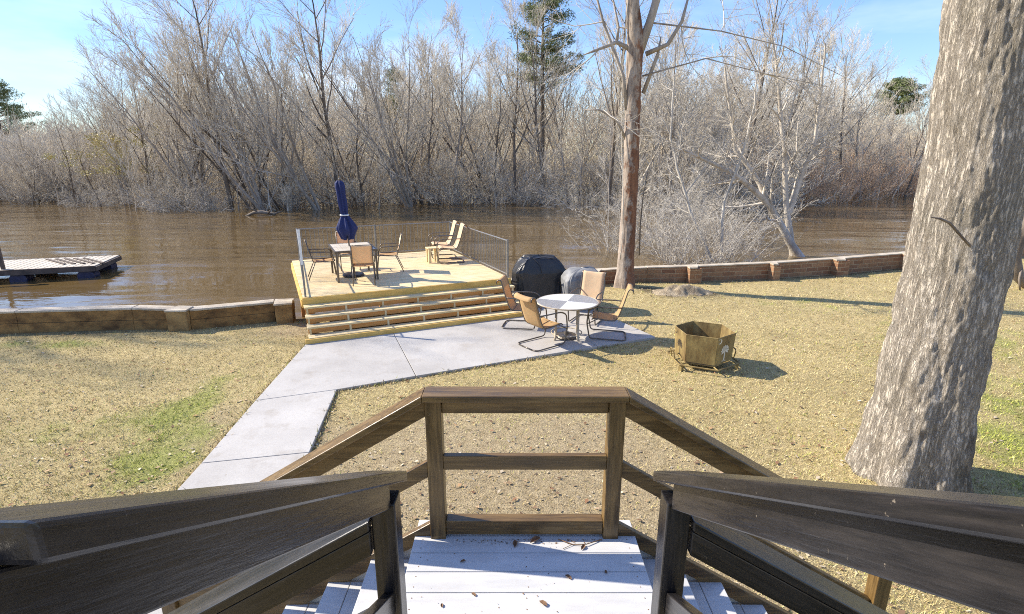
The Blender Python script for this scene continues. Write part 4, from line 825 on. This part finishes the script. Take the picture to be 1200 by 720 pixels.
def tubes(levels):
    VV, FF, off = [], [], 0
    for P, rad, k in levels:
        N, n = P.shape[:2]; T = np.zeros_like(P); T[:, 1:-1] = P[:, 2:] - P[:, :-2]; T[:, 0] = P[:, 1] - P[:, 0]; T[:, -1] = P[:, -1] - P[:, -2]; T = norm(T)
        ref = np.where(np.abs(T[:, :1, 2:]) > 0.85, np.array([1.0, 0.1, 0]), np.array([0, 0.1, 1.0])) * np.ones_like(T); a = norm(np.cross(T, ref)); b_ = np.cross(T, a)
        th = np.arange(k) * 2 * np.pi / k
        Vv = P[:, :, None] + (a[:, :, None] * np.cos(th)[None, None, :, None] + b_[:, :, None] * np.sin(th)[None, None, :, None]) * rad[:, :, None, None]
        idx = off + np.arange(N * n * k).reshape(N, n, k); nx = np.roll(idx, -1, 2)
        FF.append(np.stack([idx[:, :-1], nx[:, :-1], nx[:, 1:], idx[:, 1:]], -1).reshape(-1, 4)); VV.append(Vv.reshape(-1, 3)); off += N * n * k
    return np.concatenate(VV), np.concatenate(FF)
def tree_meshes(seed, H=17, r0=0.2, stems=1, spread=0.12, m=(15, 8, 6, 4), t0=0.28, ang=(24, 50), lf=(0.42, 0.5, 0.66, 0.85), ang2=(14, 38), wander=0.06, trop=0.04, up=0.07, rmin=0.010, lean=(0, 0), mats=('bark_grey', 'twig_grey'), name='t'):
    r = np.random.RandomState(seed); N = stems
    D = norm(np.stack([r.randn(N) * spread + lean[0], r.randn(N) * spread + lean[1], np.ones(N)], 1)); P0 = np.concatenate([r.randn(N, 2) * 0.15 * (N > 1), np.full((N, 1), -1.2)], 1)
    Ln = H * (0.75 + 0.3 * r.rand(N)) if N > 1 else np.array([H]); P, rad = grow_level(r, P0, D, Ln, np.full(N, r0), 9, wander, trop, 0.12)
    lv0 = [(P, rad, 8)]; c = spawn(r, P, rad, m[0], t0, 0.99, ang, lf[0], Ln, 0.6, rmin * 1.6); P1, r1 = grow_level(r, *c, 6, 0.09, up * 1.6, 0.3); lv0.append((P1, r1, 5))
    cur, cl, lv1 = (P1, r1), c[2], []
    for i in range(1, len(m)):
        c = spawn(r, cur[0], cur[1], m[i], 0.12 if i > 1 else 0.2, 1.0, ang2, lf[i], cl, 0.62, rmin * (1.25 if i < len(m) - 1 else 1.0)); q = grow_level(r, *c, 4 if i < len(m) - 1 else 3, 0.10, up, 0.55); lv1.append((q[0], np.maximum(q[1], rmin * 0.75), 3)); cur, cl = q, c[2]
    a = arr_mesh(name + '_trunk', *tubes(lv0), M[mats[0]], True); b_ = arr_mesh(name + '_crown', *tubes(lv1), M[mats[1]], True)
    return a, b_
def make_tree(name, ms, loc, label, cat, group=None, rz=0, sc=1.0, tilt=(0, 0), parts=('trunk', 'crown')):
    e = empty(name, loc, rz, label, cat, group); e.scale = (sc,) * 3; e.rotation_euler = (tilt[0], tilt[1], rz)
    for pn, me in zip(parts, ms): link(pn, me, e)
    return e
tall = [tree_meshes(10 + i, H=16 + (i % 3), r0=0.17 + 0.03 * (i % 2), m=(13, 7, 5, 2), t0=0.26 + 0.06 * (i % 2), lean=((-0.12, 0.0, 0.1, -0.2, 0.05, 0.15)[i], -0.05), mats=('bark_dark' if i % 2 else 'bark_grey', 'twig_grey')) for i in range(6)]
multi = [tree_meshes(30 + i, H=14, r0=0.13, stems=3 + i % 2, spread=0.24, m=(8, 6, 5, 2), t0=0.25, lean=((-0.3, -0.15, 0.2)[i], -0.1), mats=('bark_dark', 'twig_grey')) for i in range(3)]
pale = [tree_meshes(50 + i, H=13, r0=0.14, stems=2 + i % 2, spread=0.3, m=(10, 7, 5, 3), t0=0.2, ang=(30, 60), ang2=(20, 48), mats=('bark_pale', 'twig_pale')) for i in range(3)]
shr = [tree_meshes(70 + i, H=5.0, r0=0.035, stems=16, spread=0.62, m=(7, 5, 3), t0=0.12, lf=(0.38, 0.48, 0.6), ang2=(20, 50), wander=0.16, trop=-0.02, up=-0.02, rmin=0.009, mats=('twig_near', 'twig_pale')) for i in range(2)]
shg = [tree_meshes(80 + i, H=6.0, r0=0.04, stems=16, spread=0.5, m=(7, 5, 3), t0=0.15, lf=(0.38, 0.48, 0.6), ang2=(20, 50), wander=0.14, rmin=0.010, mats=('bark_grey', ('twig_tan', 'twig_grey')[i])) for i in range(2)]
shred = [tree_meshes(90, H=6.0, r0=0.04, stems=16, spread=0.5, m=(7, 5, 3), t0=0.15, lf=(0.38, 0.48, 0.6), ang2=(20, 50), wander=0.14, rmin=0.010, mats=('twig_red', 'twig_red'))]
def recolour(ms, names):
    res = []
    for me, nm in zip(ms, names): c = me.copy(); c.materials[0] = M[nm]; res.append(c)
    return tuple(res)
deep = [recolour(t, ('deep_bark', 'twig_tan' if i % 2 else 'twig_grey')) for i, t in enumerate(tall)]
leaning = [tree_meshes(40 + i, H=17.5, r0=0.16, stems=4, spread=0.16, m=(8, 6, 5, 2), t0=0.25, lean=((-0.46, -0.12), (-0.32, -0.2))[i], mats=('bark_grey', 'twig_grey')) for i in range(2)]
sapling = [tree_meshes(120 + i, H=8.5, r0=0.06, m=(9, 6, 4), t0=0.3, lf=(0.3, 0.5, 0.66), rmin=0.009, lean=((0.1, -0.1), (-0.15, 0), (0.0, -0.25))[i], mats=(('bark_dark', 'bark_grey', 'bark_pale')[i], 'twig_grey')) for i in range(3)]
SH = np.array([(-120, 70), (-70, 62), (-53, 57), (-40, 54), (-31, 49), (-20, 47.5), (-12, 51.5), (-3, 54.5), (4, 54), (9, 47), (13, 42), (20, 46), (27, 55), (36, 60), (50, 67), (80, 78), (140, 100)], float)
def SY(x): return float(np.interp(x, SH[:, 0], SH[:, 1]))
rg = random.Random(21)
def pick(l): return l[rg.randrange(len(l))]
# front row along the far shore
for i, x in enumerate(np.arange(-64, 62, 3.1)):
    x = float(x + rg.uniform(-1.2, 1.2)); y = SY(x) + rg.uniform(0.3, 5); ms = pick(multi) if (rg.random() < 0.4 and x < 2) else pick(tall)
    if 9 < x < 46 and rg.random() < 0.55: ms = pick(pale)
    far_left = x < -36; sc = rg.uniform(0.92, 1.2) * (1.08 if -0.6 < x / y < 0.25 else 0.95) * float(np.interp(x / y, [-0.92, -0.74, -0.55], [0.42, 0.72, 1.0])) * (0.78 if x > 44 else 1)
    lab, g = ('bare grey trunked tree leaning over the water in the front row of the far bank', 'front row trees on the far bank') if ms in multi else (('bare pale limbed tree in the front row of the right far bank', 'pale trees on the right far bank') if ms in pale else ('tall bare upright tree standing in floodwater on the far bank', 'upright front row trees on the far bank'))
    make_tree('bare_tree', ms, (x, y, WATER), lab, 'tree', g, rg.uniform(-0.5, 0.5) if ms in multi else rg.random() * 6.28, sc)
for i, (x, y, sc, rz, lab) in enumerate(((-21.5, 47.2, 0.95, 0.0, 'big dark limbed tree leaning left over the water, straight above the driftwood snag'), (-17.0, 48.5, 0.98, 0.2, 'dark forked tree leaning left over the river, just left of the umbrella'), (-27.5, 49.5, 0.85, -0.2, 'leftmost of the big dark limbed trees leaning over the river'), (-9.5, 52.0, 0.95, 0.7, 'dark forked tree leaning over the river behind the umbrella'))):
    make_tree('leaning_tree', leaning[i % 2], (x, y, WATER), lab, 'tree', None, rz, sc)
for i, x in enumerate(np.arange(-58, 50, 1.7)):
    x = float(x + rg.uniform(-0.9, 0.9)); ms = pick(sapling)
    make_tree('bare_sapling', ms, (x, SY(x) + rg.uniform(-4.0, 3.0), WATER), 'slim bare sapling rising straight from the floodwater along the far bank', 'tree', 'saplings in the floodwater', rg.random() * 6.28, rg.uniform(0.7, 1.25))
# trees behind
n = 0
for row, (dy, step) in enumerate(((9, 4.2), (17, 4.6), (27, 5.0), (40, 6.5))):
    for x in np.arange(-80, 85, step):
        x = float(x * (1 + row * 0.12) + rg.uniform(-1.8, 1.8)); y = SY(x) + dy + rg.uniform(-2.5, 2.5)
        if y < 40: continue
        h = rg.uniform(0.82, 1.1) * (0.92, 0.86, 0.84, 0.9)[row] * float(np.interp(x / y, [-0.95, -0.75, -0.5], [0.42, 0.66, 1.0])) * (0.72 if x / y > 0.62 else 1) * (0.9 if x / y > 0.5 else 1)
        make_tree('bare_tree', pick(deep), (x, y, -0.9), 'bare grey tree deep in the flooded wood behind the front row', 'tree', 'trees deep in the flooded wood', rg.random() * 6.28, h)
# waterline thickets
for i, x in enumerate(np.arange(-62, 60, 3.0)):
    x = float(x + rg.uniform(-0.8, 0.8)); y = SY(x) - rg.uniform(-3.5, 2.5); red = x > 28 and rg.random() < 0.6
    ms = pick(shred) if red else (pick(shr) if rg.random() < 0.55 else pick(shg)); sc = rg.uniform(0.7, 1.25)
    lab, g = ('reddish brown leafless shrub at the far right waterline', 'reddish waterline shrubs') if red else (('pale grey leafless shrub drooping into the far waterline', 'pale waterline shrubs') if ms in shr else ('tan grey leafless shrub standing at the far waterline', 'tan waterline shrubs'))
    make_tree('bare_shrub', ms, (x, y, WATER), lab, 'shrub', g, rg.random() * 6.28, sc)
for i, x in enumerate(np.arange(-75, 85, 2.6)):
    x = float(x + rg.uniform(-1, 1)); y = SY(x) + rg.uniform(4, 12); red = x > 24 and rg.random() < 0.7; ms = shred[0] if red else pick(shg)
    make_tree('bare_shrub', ms, (x, y, -0.8), 'reddish leafless undergrowth shrub behind the right waterline' if red else 'tan leafless undergrowth shrub between the far trunks', 'shrub', 'reddish undergrowth shrubs' if red else 'tan undergrowth shrubs', rg.random() * 6.28, rg.uniform(1.0, 1.6))
# far wood: uncountable mass of stems and twigs behind
def far_wood():
    r = np.random.RandomState(77); N = 130000; x = (r.rand(N) * 2 - 1) * 150; d = r.rand(N); base = np.interp(x, SH[:, 0], SH[:, 1]); y = base + 10 + 60 * d
    z = -0.8 + r.rand(N) ** 1.05 * (9.5 + 3 * fbm(x * 0.15, y * 0.15)) * np.where(np.abs(x / y) > 0.7, 0.7, 1)
    D = norm(np.stack([r.randn(N) * 0.5, r.randn(N) * 0.5, 0.6 + r.rand(N)], 1)); P, rad = grow_level(r, np.stack([x, y, z], 1), D, 1.6 + 2.6 * r.rand(N), 0.015 + 0.025 * r.rand(N), 3, 0.2, 0.0, 0.5)
    tag(link('far_wood', arr_mesh('far_wood', *tubes([(P, rad, 3)]), M['twig_tan'])), 'tangled mass of bare twigs filling the wood beyond the far bank', 'wood', kind='stuff')
far_wood()
# foliage clumps (pines, evergreen)
def clumps(seed, centers, n, size, leaf, mat, name, needle=True):
    r = np.random.RandomState(seed); C = np.array(centers, float); k = r.randint(0, len(C), n); u = norm(r.randn(n, 3)) * (r.rand(n) ** 0.45)[:, None]
    P = C[k, :3] + u * C[k, 3:4] * np.array([1, 1, 0.6]); N = norm(r.randn(n, 3)); a = norm(np.cross(N, r.randn(n, 3))); b_ = np.cross(N, a); L_ = leaf * (0.6 + 0.8 * r.rand(n))[:, None]
    w_ = 0.16 if needle else 0.55
    V = np.concatenate([P - a * L_, P + b_ * L_ * w_, P + a * L_, P - b_ * L_ * w_]); F = np.stack([np.arange(n) + i * n for i in range(4)], 1)
    return arr_mesh(name, V, F, mat)
def pine(loc, H, crown0, crownr, label, seed, dens=1.0, flat=False):
    r = random.Random(seed); e = empty('pine_tree', loc, 0, label, 'tree')
    q = MB(); q.tube([(0, 0, -1), (0.05, 0, H * 0.3), (-0.1, 0.05, H * 0.65), (0, 0, H)], [0.3, 0.24, 0.17, 0.04], 9); cs = []
    for i in range(60):
        t = r.random(); z = crown0 + (H - crown0) * t; L_ = crownr * (1 - 0.75 * t if not flat else math.sin(math.pi * (0.25 + 0.7 * t))) * r.uniform(0.55, 1.1); a = r.random() * 6.28; p = Vector((L_ * math.cos(a), L_ * math.sin(a), z + L_ * 0.25))
        q.tube([(0, 0, z), tuple((Vector((0, 0, z)) + p) / 2 + Vector((0, 0, 0.1))), tuple(p)], [0.06, 0.045, 0.02], 5)
        for k in range(3): f = 0.5 + 0.28 * k; cs.append((p.x * f, p.y * f, z + (p.z - z) * f + 0.15, r.uniform(0.5, 1.1)))
    q.build('trunk', M['bark_dark'], e, smooth=True); link('crown', clumps(seed, cs, int(14000 * dens), 1, 0.20, M['needles'], 'pine_crown'), e); return e
pine((3.3, 61, -0.8), 22.5, 11.5, 4.6, 'tall dark pine rising above the bare trees in the middle of the far bank', 3, 1.1)
pine((-77, 84, -0.5), 15.2, 7.5, 5.5, 'dark green pine at the far left edge above the distant bank', 5)
pine((60, 88, 0), 15.2, 10.2, 3.3, 'round topped evergreen above the right far bank, beside the big trunk', 6, 1.6, True)
pine((-16, 78, -0.5), 15.5, 9, 3.0, 'small pine half hidden behind bare trees left of the umbrella', 8, 0.5)
e = empty('leafing_tree', (-37.5, 52.0, -0.8), 0, 'yellow green leafing tree among bare trees on the left far bank', 'tree')
for nm, me in zip(('trunk', 'branches'), tree_meshes(95, H=9, r0=0.1, stems=3, spread=0.3, m=(8, 5, 4), mats=('bark_grey', 'twig_tan'))): link(nm, me, e)
rq = random.Random(9); link('crown', clumps(12, [(rq.gauss(0, 2.0), rq.gauss(0, 1.6), rq.uniform(3.0, 7.5), rq.uniform(0.5, 1.1)) for _ in range(34)], 3000, 1, 0.08, M['needles_yellow'], 'leafing_crown', False), e)

make_tree('bare_tree', tree_meshes(131, H=17, r0=0.22, m=(9, 5, 4, 2), t0=0.45, name='side'), (-25.0, 13.5, WATER), 'tall bare tree in the shallows left of the lawn', 'tree')
# near pale trees just beyond the brick wall
def limb_tree(loc, polys, seed, m, rmin, label, mats, lf=(0.30, 0.45, 0.55, 0.6), t0=0.25):
    r = np.random.RandomState(seed); Ps, Rs, Ls = [], [], []
    for pts, ra, rb_ in polys:
        A = np.array(pts, float) - np.array(loc); d = np.r_[0, np.cumsum(np.linalg.norm(np.diff(A, axis=0), axis=1))]; u = np.linspace(0, d[-1], 14)
        Ps.append(np.stack([np.interp(u, d, A[:, k]) for k in range(3)], 1) + r.randn(14, 3) * 0.02); Rs.append(np.linspace(ra, rb_, 14)); Ls.append(d[-1])
    P, rad, Ln = np.array(Ps), np.array(Rs), np.array(Ls); e = empty('pale_tree', loc, 0, label, 'tree'); lv0 = [(P, rad, 9)]
    c = spawn(r, P, rad, m[0], t0, 1.0, (30, 65), lf[0], Ln, 0.5, rmin * 2); cur = grow_level(r, *c, 6, 0.12, 0.05, 0.3); lv0.append((cur[0], cur[1], 5)); cl = c[2]; lv1 = []
    for i in range(1, len(m)):
        c = spawn(r, cur[0], cur[1], m[i], 0.1, 1, (25, 55), lf[i], cl, 0.6, rmin * (1.3 if i < len(m) - 1 else 1)); cur = grow_level(r, *c, 4, 0.11, 0.02, 0.5); lv1.append((cur[0], np.maximum(cur[1], rmin * 0.7), 3)); cl = c[2]
    link('trunk', arr_mesh('limb_trunk', *tubes(lv0), M[mats[0]], True), e); link('crown', arr_mesh('limb_crown', *tubes(lv1), M[mats[1]], True), e)
PP = ('bark_pale', 'twig_near')
limb_tree((13.2, 24.0, WATER), [([(13.43, 24.00, -1.17), (12.56, 24.00, 0.01), (11.66, 24.00, 1.27), (10.83, 23.80, 1.99), (9.80, 23.60, 2.77), (8.67, 23.40, 3.27), (7.11, 23.00, 3.85)], 0.20, 0.05), ([(11.44, 24.00, 1.53), (10.66, 24.20, 3.01), (9.86, 24.30, 3.73), (9.59, 24.40, 5.16), (9.11, 24.50, 7.24)], 0.12, 0.04)], 101, (12, 6, 5, 3), 0.006, 'pale trunked bare tree leaning left over the water behind the brick wall', PP)
limb_tree((12.95, 24.2, WATER), [([(13.11, 24.20, -1.21), (12.61, 24.20, 0.37), (12.26, 24.20, 2.08), (11.87, 24.20, 4.09), (11.42, 24.40, 6.55), (10.99, 24.60, 8.58)], 0.16, 0.04), ([(12.58, 24.20, 1.14), (12.77, 24.00, 2.83), (13.03, 23.80, 4.08), (12.97, 23.80, 6.14), (12.88, 23.80, 8.10)], 0.10, 0.03)], 104, (13, 7, 5, 3), 0.006, 'upright forked pale bare tree beside the left leaning one behind the brick wall', PP)
limb_tree((9.0, 23.0, WATER), [([(8.84, 23.00, -0.91), (7.77, 23.20, 1.23), (7.13, 23.40, 3.02), (6.71, 23.60, 4.42), (6.75, 23.80, 6.80)], 0.07, 0.03), ([(9.13, 22.80, -0.87), (9.06, 23.00, 1.61), (9.62, 23.00, 3.72), (9.91, 23.00, 5.72), (9.85, 23.00, 7.63)], 0.07, 0.02)], 107, (12, 7, 5, 4), 0.006, 'slender pale two stemmed bare tree right of the centre tree', ('twig_near', 'twig_near'))
nsh = [tree_meshes(110 + i, H=4.2, r0=0.03, stems=14, spread=0.7, m=(6, 5, 4), t0=0.1, lf=(0.42, 0.5, 0.6), ang2=(20, 50), wander=0.13, up=-0.03, rmin=0.0045, mats=('twig_near', 'twig_near'), name='bush') for i in range(2)]
for (x, y, sc, lab) in ((7.0, 22.5, 1.0, 'pale drooping leafless bush directly right of the centre tree trunk'), (8.6, 22.4, 1.0, 'pale leafless bush behind the first brick pier right of the centre tree'), (5.0, 25.5, 1.0, 'pale leafless bush in the river left of the centre tree trunk'), (10.3, 25.0, 0.85, 'pale leafless bush below the leaning pale tree'), (7.6, 28.5, 1.5, 'large pale leafless thicket behind the centre tree'), (11.2, 29.5, 1.3, 'large pale leafless thicket behind the leaning pale tree')):
    make_tree('pale_bush', nsh[int(x * 7) % 2], (x, y, WATER), lab, 'bush', None, x * 2.1, sc)

# centre tree on the bank
e = empty('bank_tree', (3.10, 14.25, 0.05), 0, 'tall slim tree with vine clad trunk coloured lit left and shaded right beside the grey grill', 'tree')
def ring_trunk(prof, k, nz, seed, amp, lobes, freq, mat, name, parent, path, la=0.16):
    Hh = prof[-1][1]; zz = np.linspace(prof[0][1], Hh, nz); rr_ = np.interp(zz, [p[1] for p in prof], [p[0] for p in prof]); th = np.arange(k) * 2 * np.pi / k
    T, Z = np.meshgrid(th, zz); lob = 1 + np.exp(-np.maximum(Z, 0) / 0.55)[...] * la * (np.sin(lobes * T + 1.0) + 0.6 * np.sin((lobes + 3) * T + 2))
    def per(f, fz, s):      # periodic noise round the trunk
        u = T / (2 * np.pi) * f; a = fbm(u + s, Z * fz + s * 3, 4); b_ = fbm(u - f + s, Z * fz + s * 3, 4); w_ = T / (2 * np.pi); return a * (1 - w_) + b_ * w_
    warp = per(6, 1.2, 11) * 2.2
    rdg = np.abs(per(freq, 1.5, 3) + 0.0 * warp - 0.5) * 2; rdg = 1 - np.minimum(rdg * 2.2, 1); fine = per(freq * 3, 9, 7) - 0.5
    rad = rr_[:, None] * lob - amp * rdg + amp * 0.8 * fine + 0.03 * (per(3, 0.6, 5) - 0.5)
    cx = np.interp(zz, [p[2] for p in path], [p[0] for p in path]); cy = np.interp(zz, [p[2] for p in path], [p[1] for p in path])
    V = np.stack([cx[:, None] + rad * np.cos(T), cy[:, None] + rad * np.sin(T), Z], -1).reshape(-1, 3); I = np.arange(nz * k).reshape(nz, k); J = np.roll(I, -1, 1)
    F = np.stack([I[:-1], J[:-1], J[1:], I[1:]], -1).reshape(-1, 4); return link(name, arr_mesh(name, V, F, mat, True), parent)
ring_trunk([(0.38, -0.3), (0.30, 0.05), (0.24, 0.45), (0.215, 1.2), (0.205, 3), (0.20, 5.2), (0.21, 6.2), (0.16, 7.4), (0.12, 9)], 48, 240, 3, 0.018, 4, 14, M['centre_bark'], 'trunk', e, [(0, 0, -0.3), (0.0, 0, 3), (-0.05, 0, 5), (-0.08, 0, 6.2), (-0.25, 0, 7.4), (-0.5, 0, 9)], 0.06)
q = MB(); q.tube([(-0.05, 0, 5.7), (0.25, 0.0, 6.6), (0.52, 0.0, 7.6), (0.7, 0.1, 9.5)], [0.13, 0.10, 0.085, 0.05], 10)
q.tube([(-0.15, 0, 6.0), (-0.55, -0.1, 6.15), (-1.1, -0.1, 5.95), (-1.35, -0.2, 5.85)], [0.07, 0.05, 0.03, 0.012], 6); q.tube([(-0.55, -0.1, 6.15), (-0.5, 0, 6.5), (-0.75, 0, 7.4)], [0.04, 0.03, 0.015], 5)
q.tube([(-0.2, -0.05, 4.6), (-0.35, -0.1, 5.4), (-0.9, -0.1, 6.6), (-1.3, -0.1, 7.8)], [0.05, 0.04, 0.03, 0.02], 6)
q.tube([(-0.18, 0, 3.9), (-0.45, -0.1, 4.35), (-0.9, -0.1, 4.6), (-1.3, -0.1, 4.6)], [0.045, 0.035, 0.025, 0.012], 6)
q.tube([(0.2, 0, 5.9), (0.7, -0.1, 6.1), (1.0, -0.1, 6.6), (1.15, -0.1, 7.3)], [0.06, 0.05, 0.04, 0.02], 6); q.tube([(0.2, 0, 5.0), (0.5, 0, 5.9), (0.55, 0, 6.3)], [0.05, 0.04, 0.012], 6)
q.tube([(0.15, 0, 5.4), (1.6, -0.3, 5.75), (3.0, -0.4, 5.4), (4.6, -0.4, 5.1)], [0.022, 0.015, 0.010, 0.005], 5); q.tube([(0.3, 0, 6.6), (1.9, -0.3, 6.35), (3.4, -0.4, 6.0), (5.0, -0.4, 5.3)], [0.022, 0.015, 0.010, 0.005], 5)
q.build('limb', M['bark_grey'], e, smooth=True)
r_ = np.random.RandomState(61); c = (np.array([(-0.5, 0, 8.8), (0.7, 0.1, 9.3), (-0.2, 0, 8.0), (-1.3, -0.1, 7.8), (1.15, -0.1, 7.3)]), norm(np.array([(-0.3, 0.1, 1), (0.3, 0.1, 1), (0.1, 0.3, 1), (-0.5, 0, 1), (0.5, 0, 1.0)])), np.array([6.0, 6.0, 6.0, 3.5, 3.5]), np.array([0.10, 0.08, 0.07, 0.03, 0.03]))
P, rad = grow_level(r_, *c, 7, 0.1, 0.05, 0.15); lv = [(P, rad, 6)]; cl = c[2]; cur = (P, rad)
for mm, lf_, rm in ((9, 0.45, 0.02), (7, 0.45, 0.012), (6, 0.5, 0.007), (3, 0.5, 0.005)):
    c = spawn(r_, cur[0], cur[1], mm, 0.15, 1, (25, 60), lf_, cl, 0.6, rm); cur = grow_level(r_, *c, 4, 0.14, 0.0, 0.5); lv.append((cur[0], cur[1], 3)); cl = c[2]
link('crown', arr_mesh('bank_crown', *tubes(lv), M['twig_grey'], True), e)
r_ = np.random.RandomState(63); P0 = np.array([(-0.9, -0.1, 6.6), (-1.0, -0.1, 5.95), (-0.8, -0.1, 4.6), (1.0, -0.1, 6.5), (1.6, -0.3, 5.75), (3.0, -0.4, 5.4), (1.9, -0.3, 6.35), (3.4, -0.4, 6.0), (-0.5, 0, 6.5), (0.5, 0, 5.9)]); c = (P0, norm(r_.randn(10, 3) + np.array([0, 0, 0.2])), np.full(10, 1.7), np.full(10, 0.016)); cur = grow_level(r_, *c, 6, 0.2, -0.02, 0.4); lv = [(cur[0], cur[1], 4)]; c = spawn(r_, *cur, 9, 0.1, 1, (30, 65), 0.5, c[2], 0.6, 0.004); cur = grow_level(r_, *c, 4, 0.2, 0, 0.5); lv.append((cur[0], cur[1], 3)); c = spawn(r_, *cur, 4, 0.1, 1, (30, 65), 0.5, c[2], 0.6, 0.003); cur = grow_level(r_, *c, 3, 0.2, 0, 0.5); lv.append((cur[0], cur[1], 3))
link('twigs', arr_mesh('bank_twigs', *tubes(lv), M['twig_pale'], True), e)
for (a0, z_0, z_1, rv, tw, mt) in ((R(-150), 0.8, 7.0, 0.011, 0.45, 'bark_pale'),):
    pts = []
    for k in range(26):
        z = z_0 + (z_1 - z_0) * k / 25; a = a0 + tw * math.sin(z * 0.9) ; rr_ = 0.235 if z < 6 else 0.22; pts.append((-0.02 * z + (rr_ + 0.22 * math.exp(-z * 3)) * math.cos(a), (rr_ + 0.22 * math.exp(-z * 3)) * math.sin(a), z))
    q = MB(); q.tube(pts, rv, 6); q.build('vine', M[mt], e, smooth=True)
q = MB(); q.tube([(0.34, -0.1, 0.9), (0.31, -0.12, 1.7), (0.33, -0.12, 2.4), (0.42, -0.1, 3.1)], [0.020, 0.018, 0.014, 0.008], 6); q.build('dead_stem', M['bark_dark'], e, smooth=True)
# the big trunk close by on the right
e = empty('broad_tree', (4.38, 5.15, 0), 0, 'massive furrowed grey tree trunk in the right foreground', 'tree')
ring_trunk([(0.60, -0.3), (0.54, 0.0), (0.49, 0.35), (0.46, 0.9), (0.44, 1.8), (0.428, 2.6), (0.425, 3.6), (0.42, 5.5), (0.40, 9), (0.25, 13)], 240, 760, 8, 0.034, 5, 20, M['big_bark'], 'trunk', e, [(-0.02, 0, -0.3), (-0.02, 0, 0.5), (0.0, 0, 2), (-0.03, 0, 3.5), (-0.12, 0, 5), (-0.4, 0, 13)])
q = MB(); q.tube([(-0.110, -0.310, 2.600), (-0.340, -0.410, 2.740), (-0.550, -0.490, 2.880), (-0.670, -0.530, 2.920), (-0.790, -0.570, 2.940)], [0.012, 0.012, 0.013, 0.011, 0.004], 6); q.build('dead_twig', M['bark_dark'], e, smooth=True)
r_ = np.random.RandomState(88); c = (np.array([(-0.38, 0, 12), (-0.3, 0, 10), (-0.35, 0, 11), (-0.3, 0, 9.0)]), norm(np.array([(0.1, 0.2, 1), (0.8, 0.2, 0.8), (0.3, -0.8, 0.8), (0.5, 0.7, 0.7)])), np.array([7., 6, 6, 6]), np.array([0.22, 0.16, 0.15, 0.15]))
P, rad = grow_level(r_, *c, 7, 0.1, 0.05, 0.2); lv = [(P, rad, 7)]; cl = c[2]; cur = (P, rad)
for mm, lf_, rm in ((8, 0.45, 0.03), (6, 0.45, 0.015), (5, 0.5, 0.008)):
    c = spawn(r_, cur[0], cur[1], mm, 0.2, 1, (25, 60), lf_, cl, 0.6, rm); cur = grow_level(r_, *c, 4, 0.14, 0.02, 0.5); lv.append((cur[0], cur[1], 3)); cl = c[2]
link('crown', arr_mesh('broad_crown', *tubes(lv), M['twig_grey'], True), e)
# crooked stem at the right edge
e = empty('crooked_tree', (13.6, 14.3, 0), 0, 'crooked dark stemmed small tree peeping out right of the massive trunk', 'tree')
q = MB(); q.tube([(1.2, 0.1, -0.1), (0.75, 0.05, 0.06), (0.35, 0.0, 0.35), (0.12, 0, 0.85), (0.12, 0, 1.4), (0.45, 0, 2.3), (0.8, 0, 3.2), (0.95, 0, 5.0)], [0.13, 0.13, 0.14, 0.15, 0.15, 0.14, 0.12, 0.08], 9); q.build('trunk', M['bark_dark'], e, smooth=True)
q = MB(); q.tube([(0.3, -0.1, 0.6), (0.22, -0.2, 0.3), (0.3, -0.22, 0.0)], [0.03, 0.03, 0.02], 6); q.tube([(0.9, 0, 4.3), (1.8, 0.2, 5.4), (2.2, 0, 7.0)], [0.06, 0.04, 0.01], 5); q.tube([(0.95, 0, 5), (0.6, 0.2, 6.5), (0.5, 0.3, 8)], [0.07, 0.05, 0.01], 5); q.build('branches', M['bark_dark'], e, smooth=True)
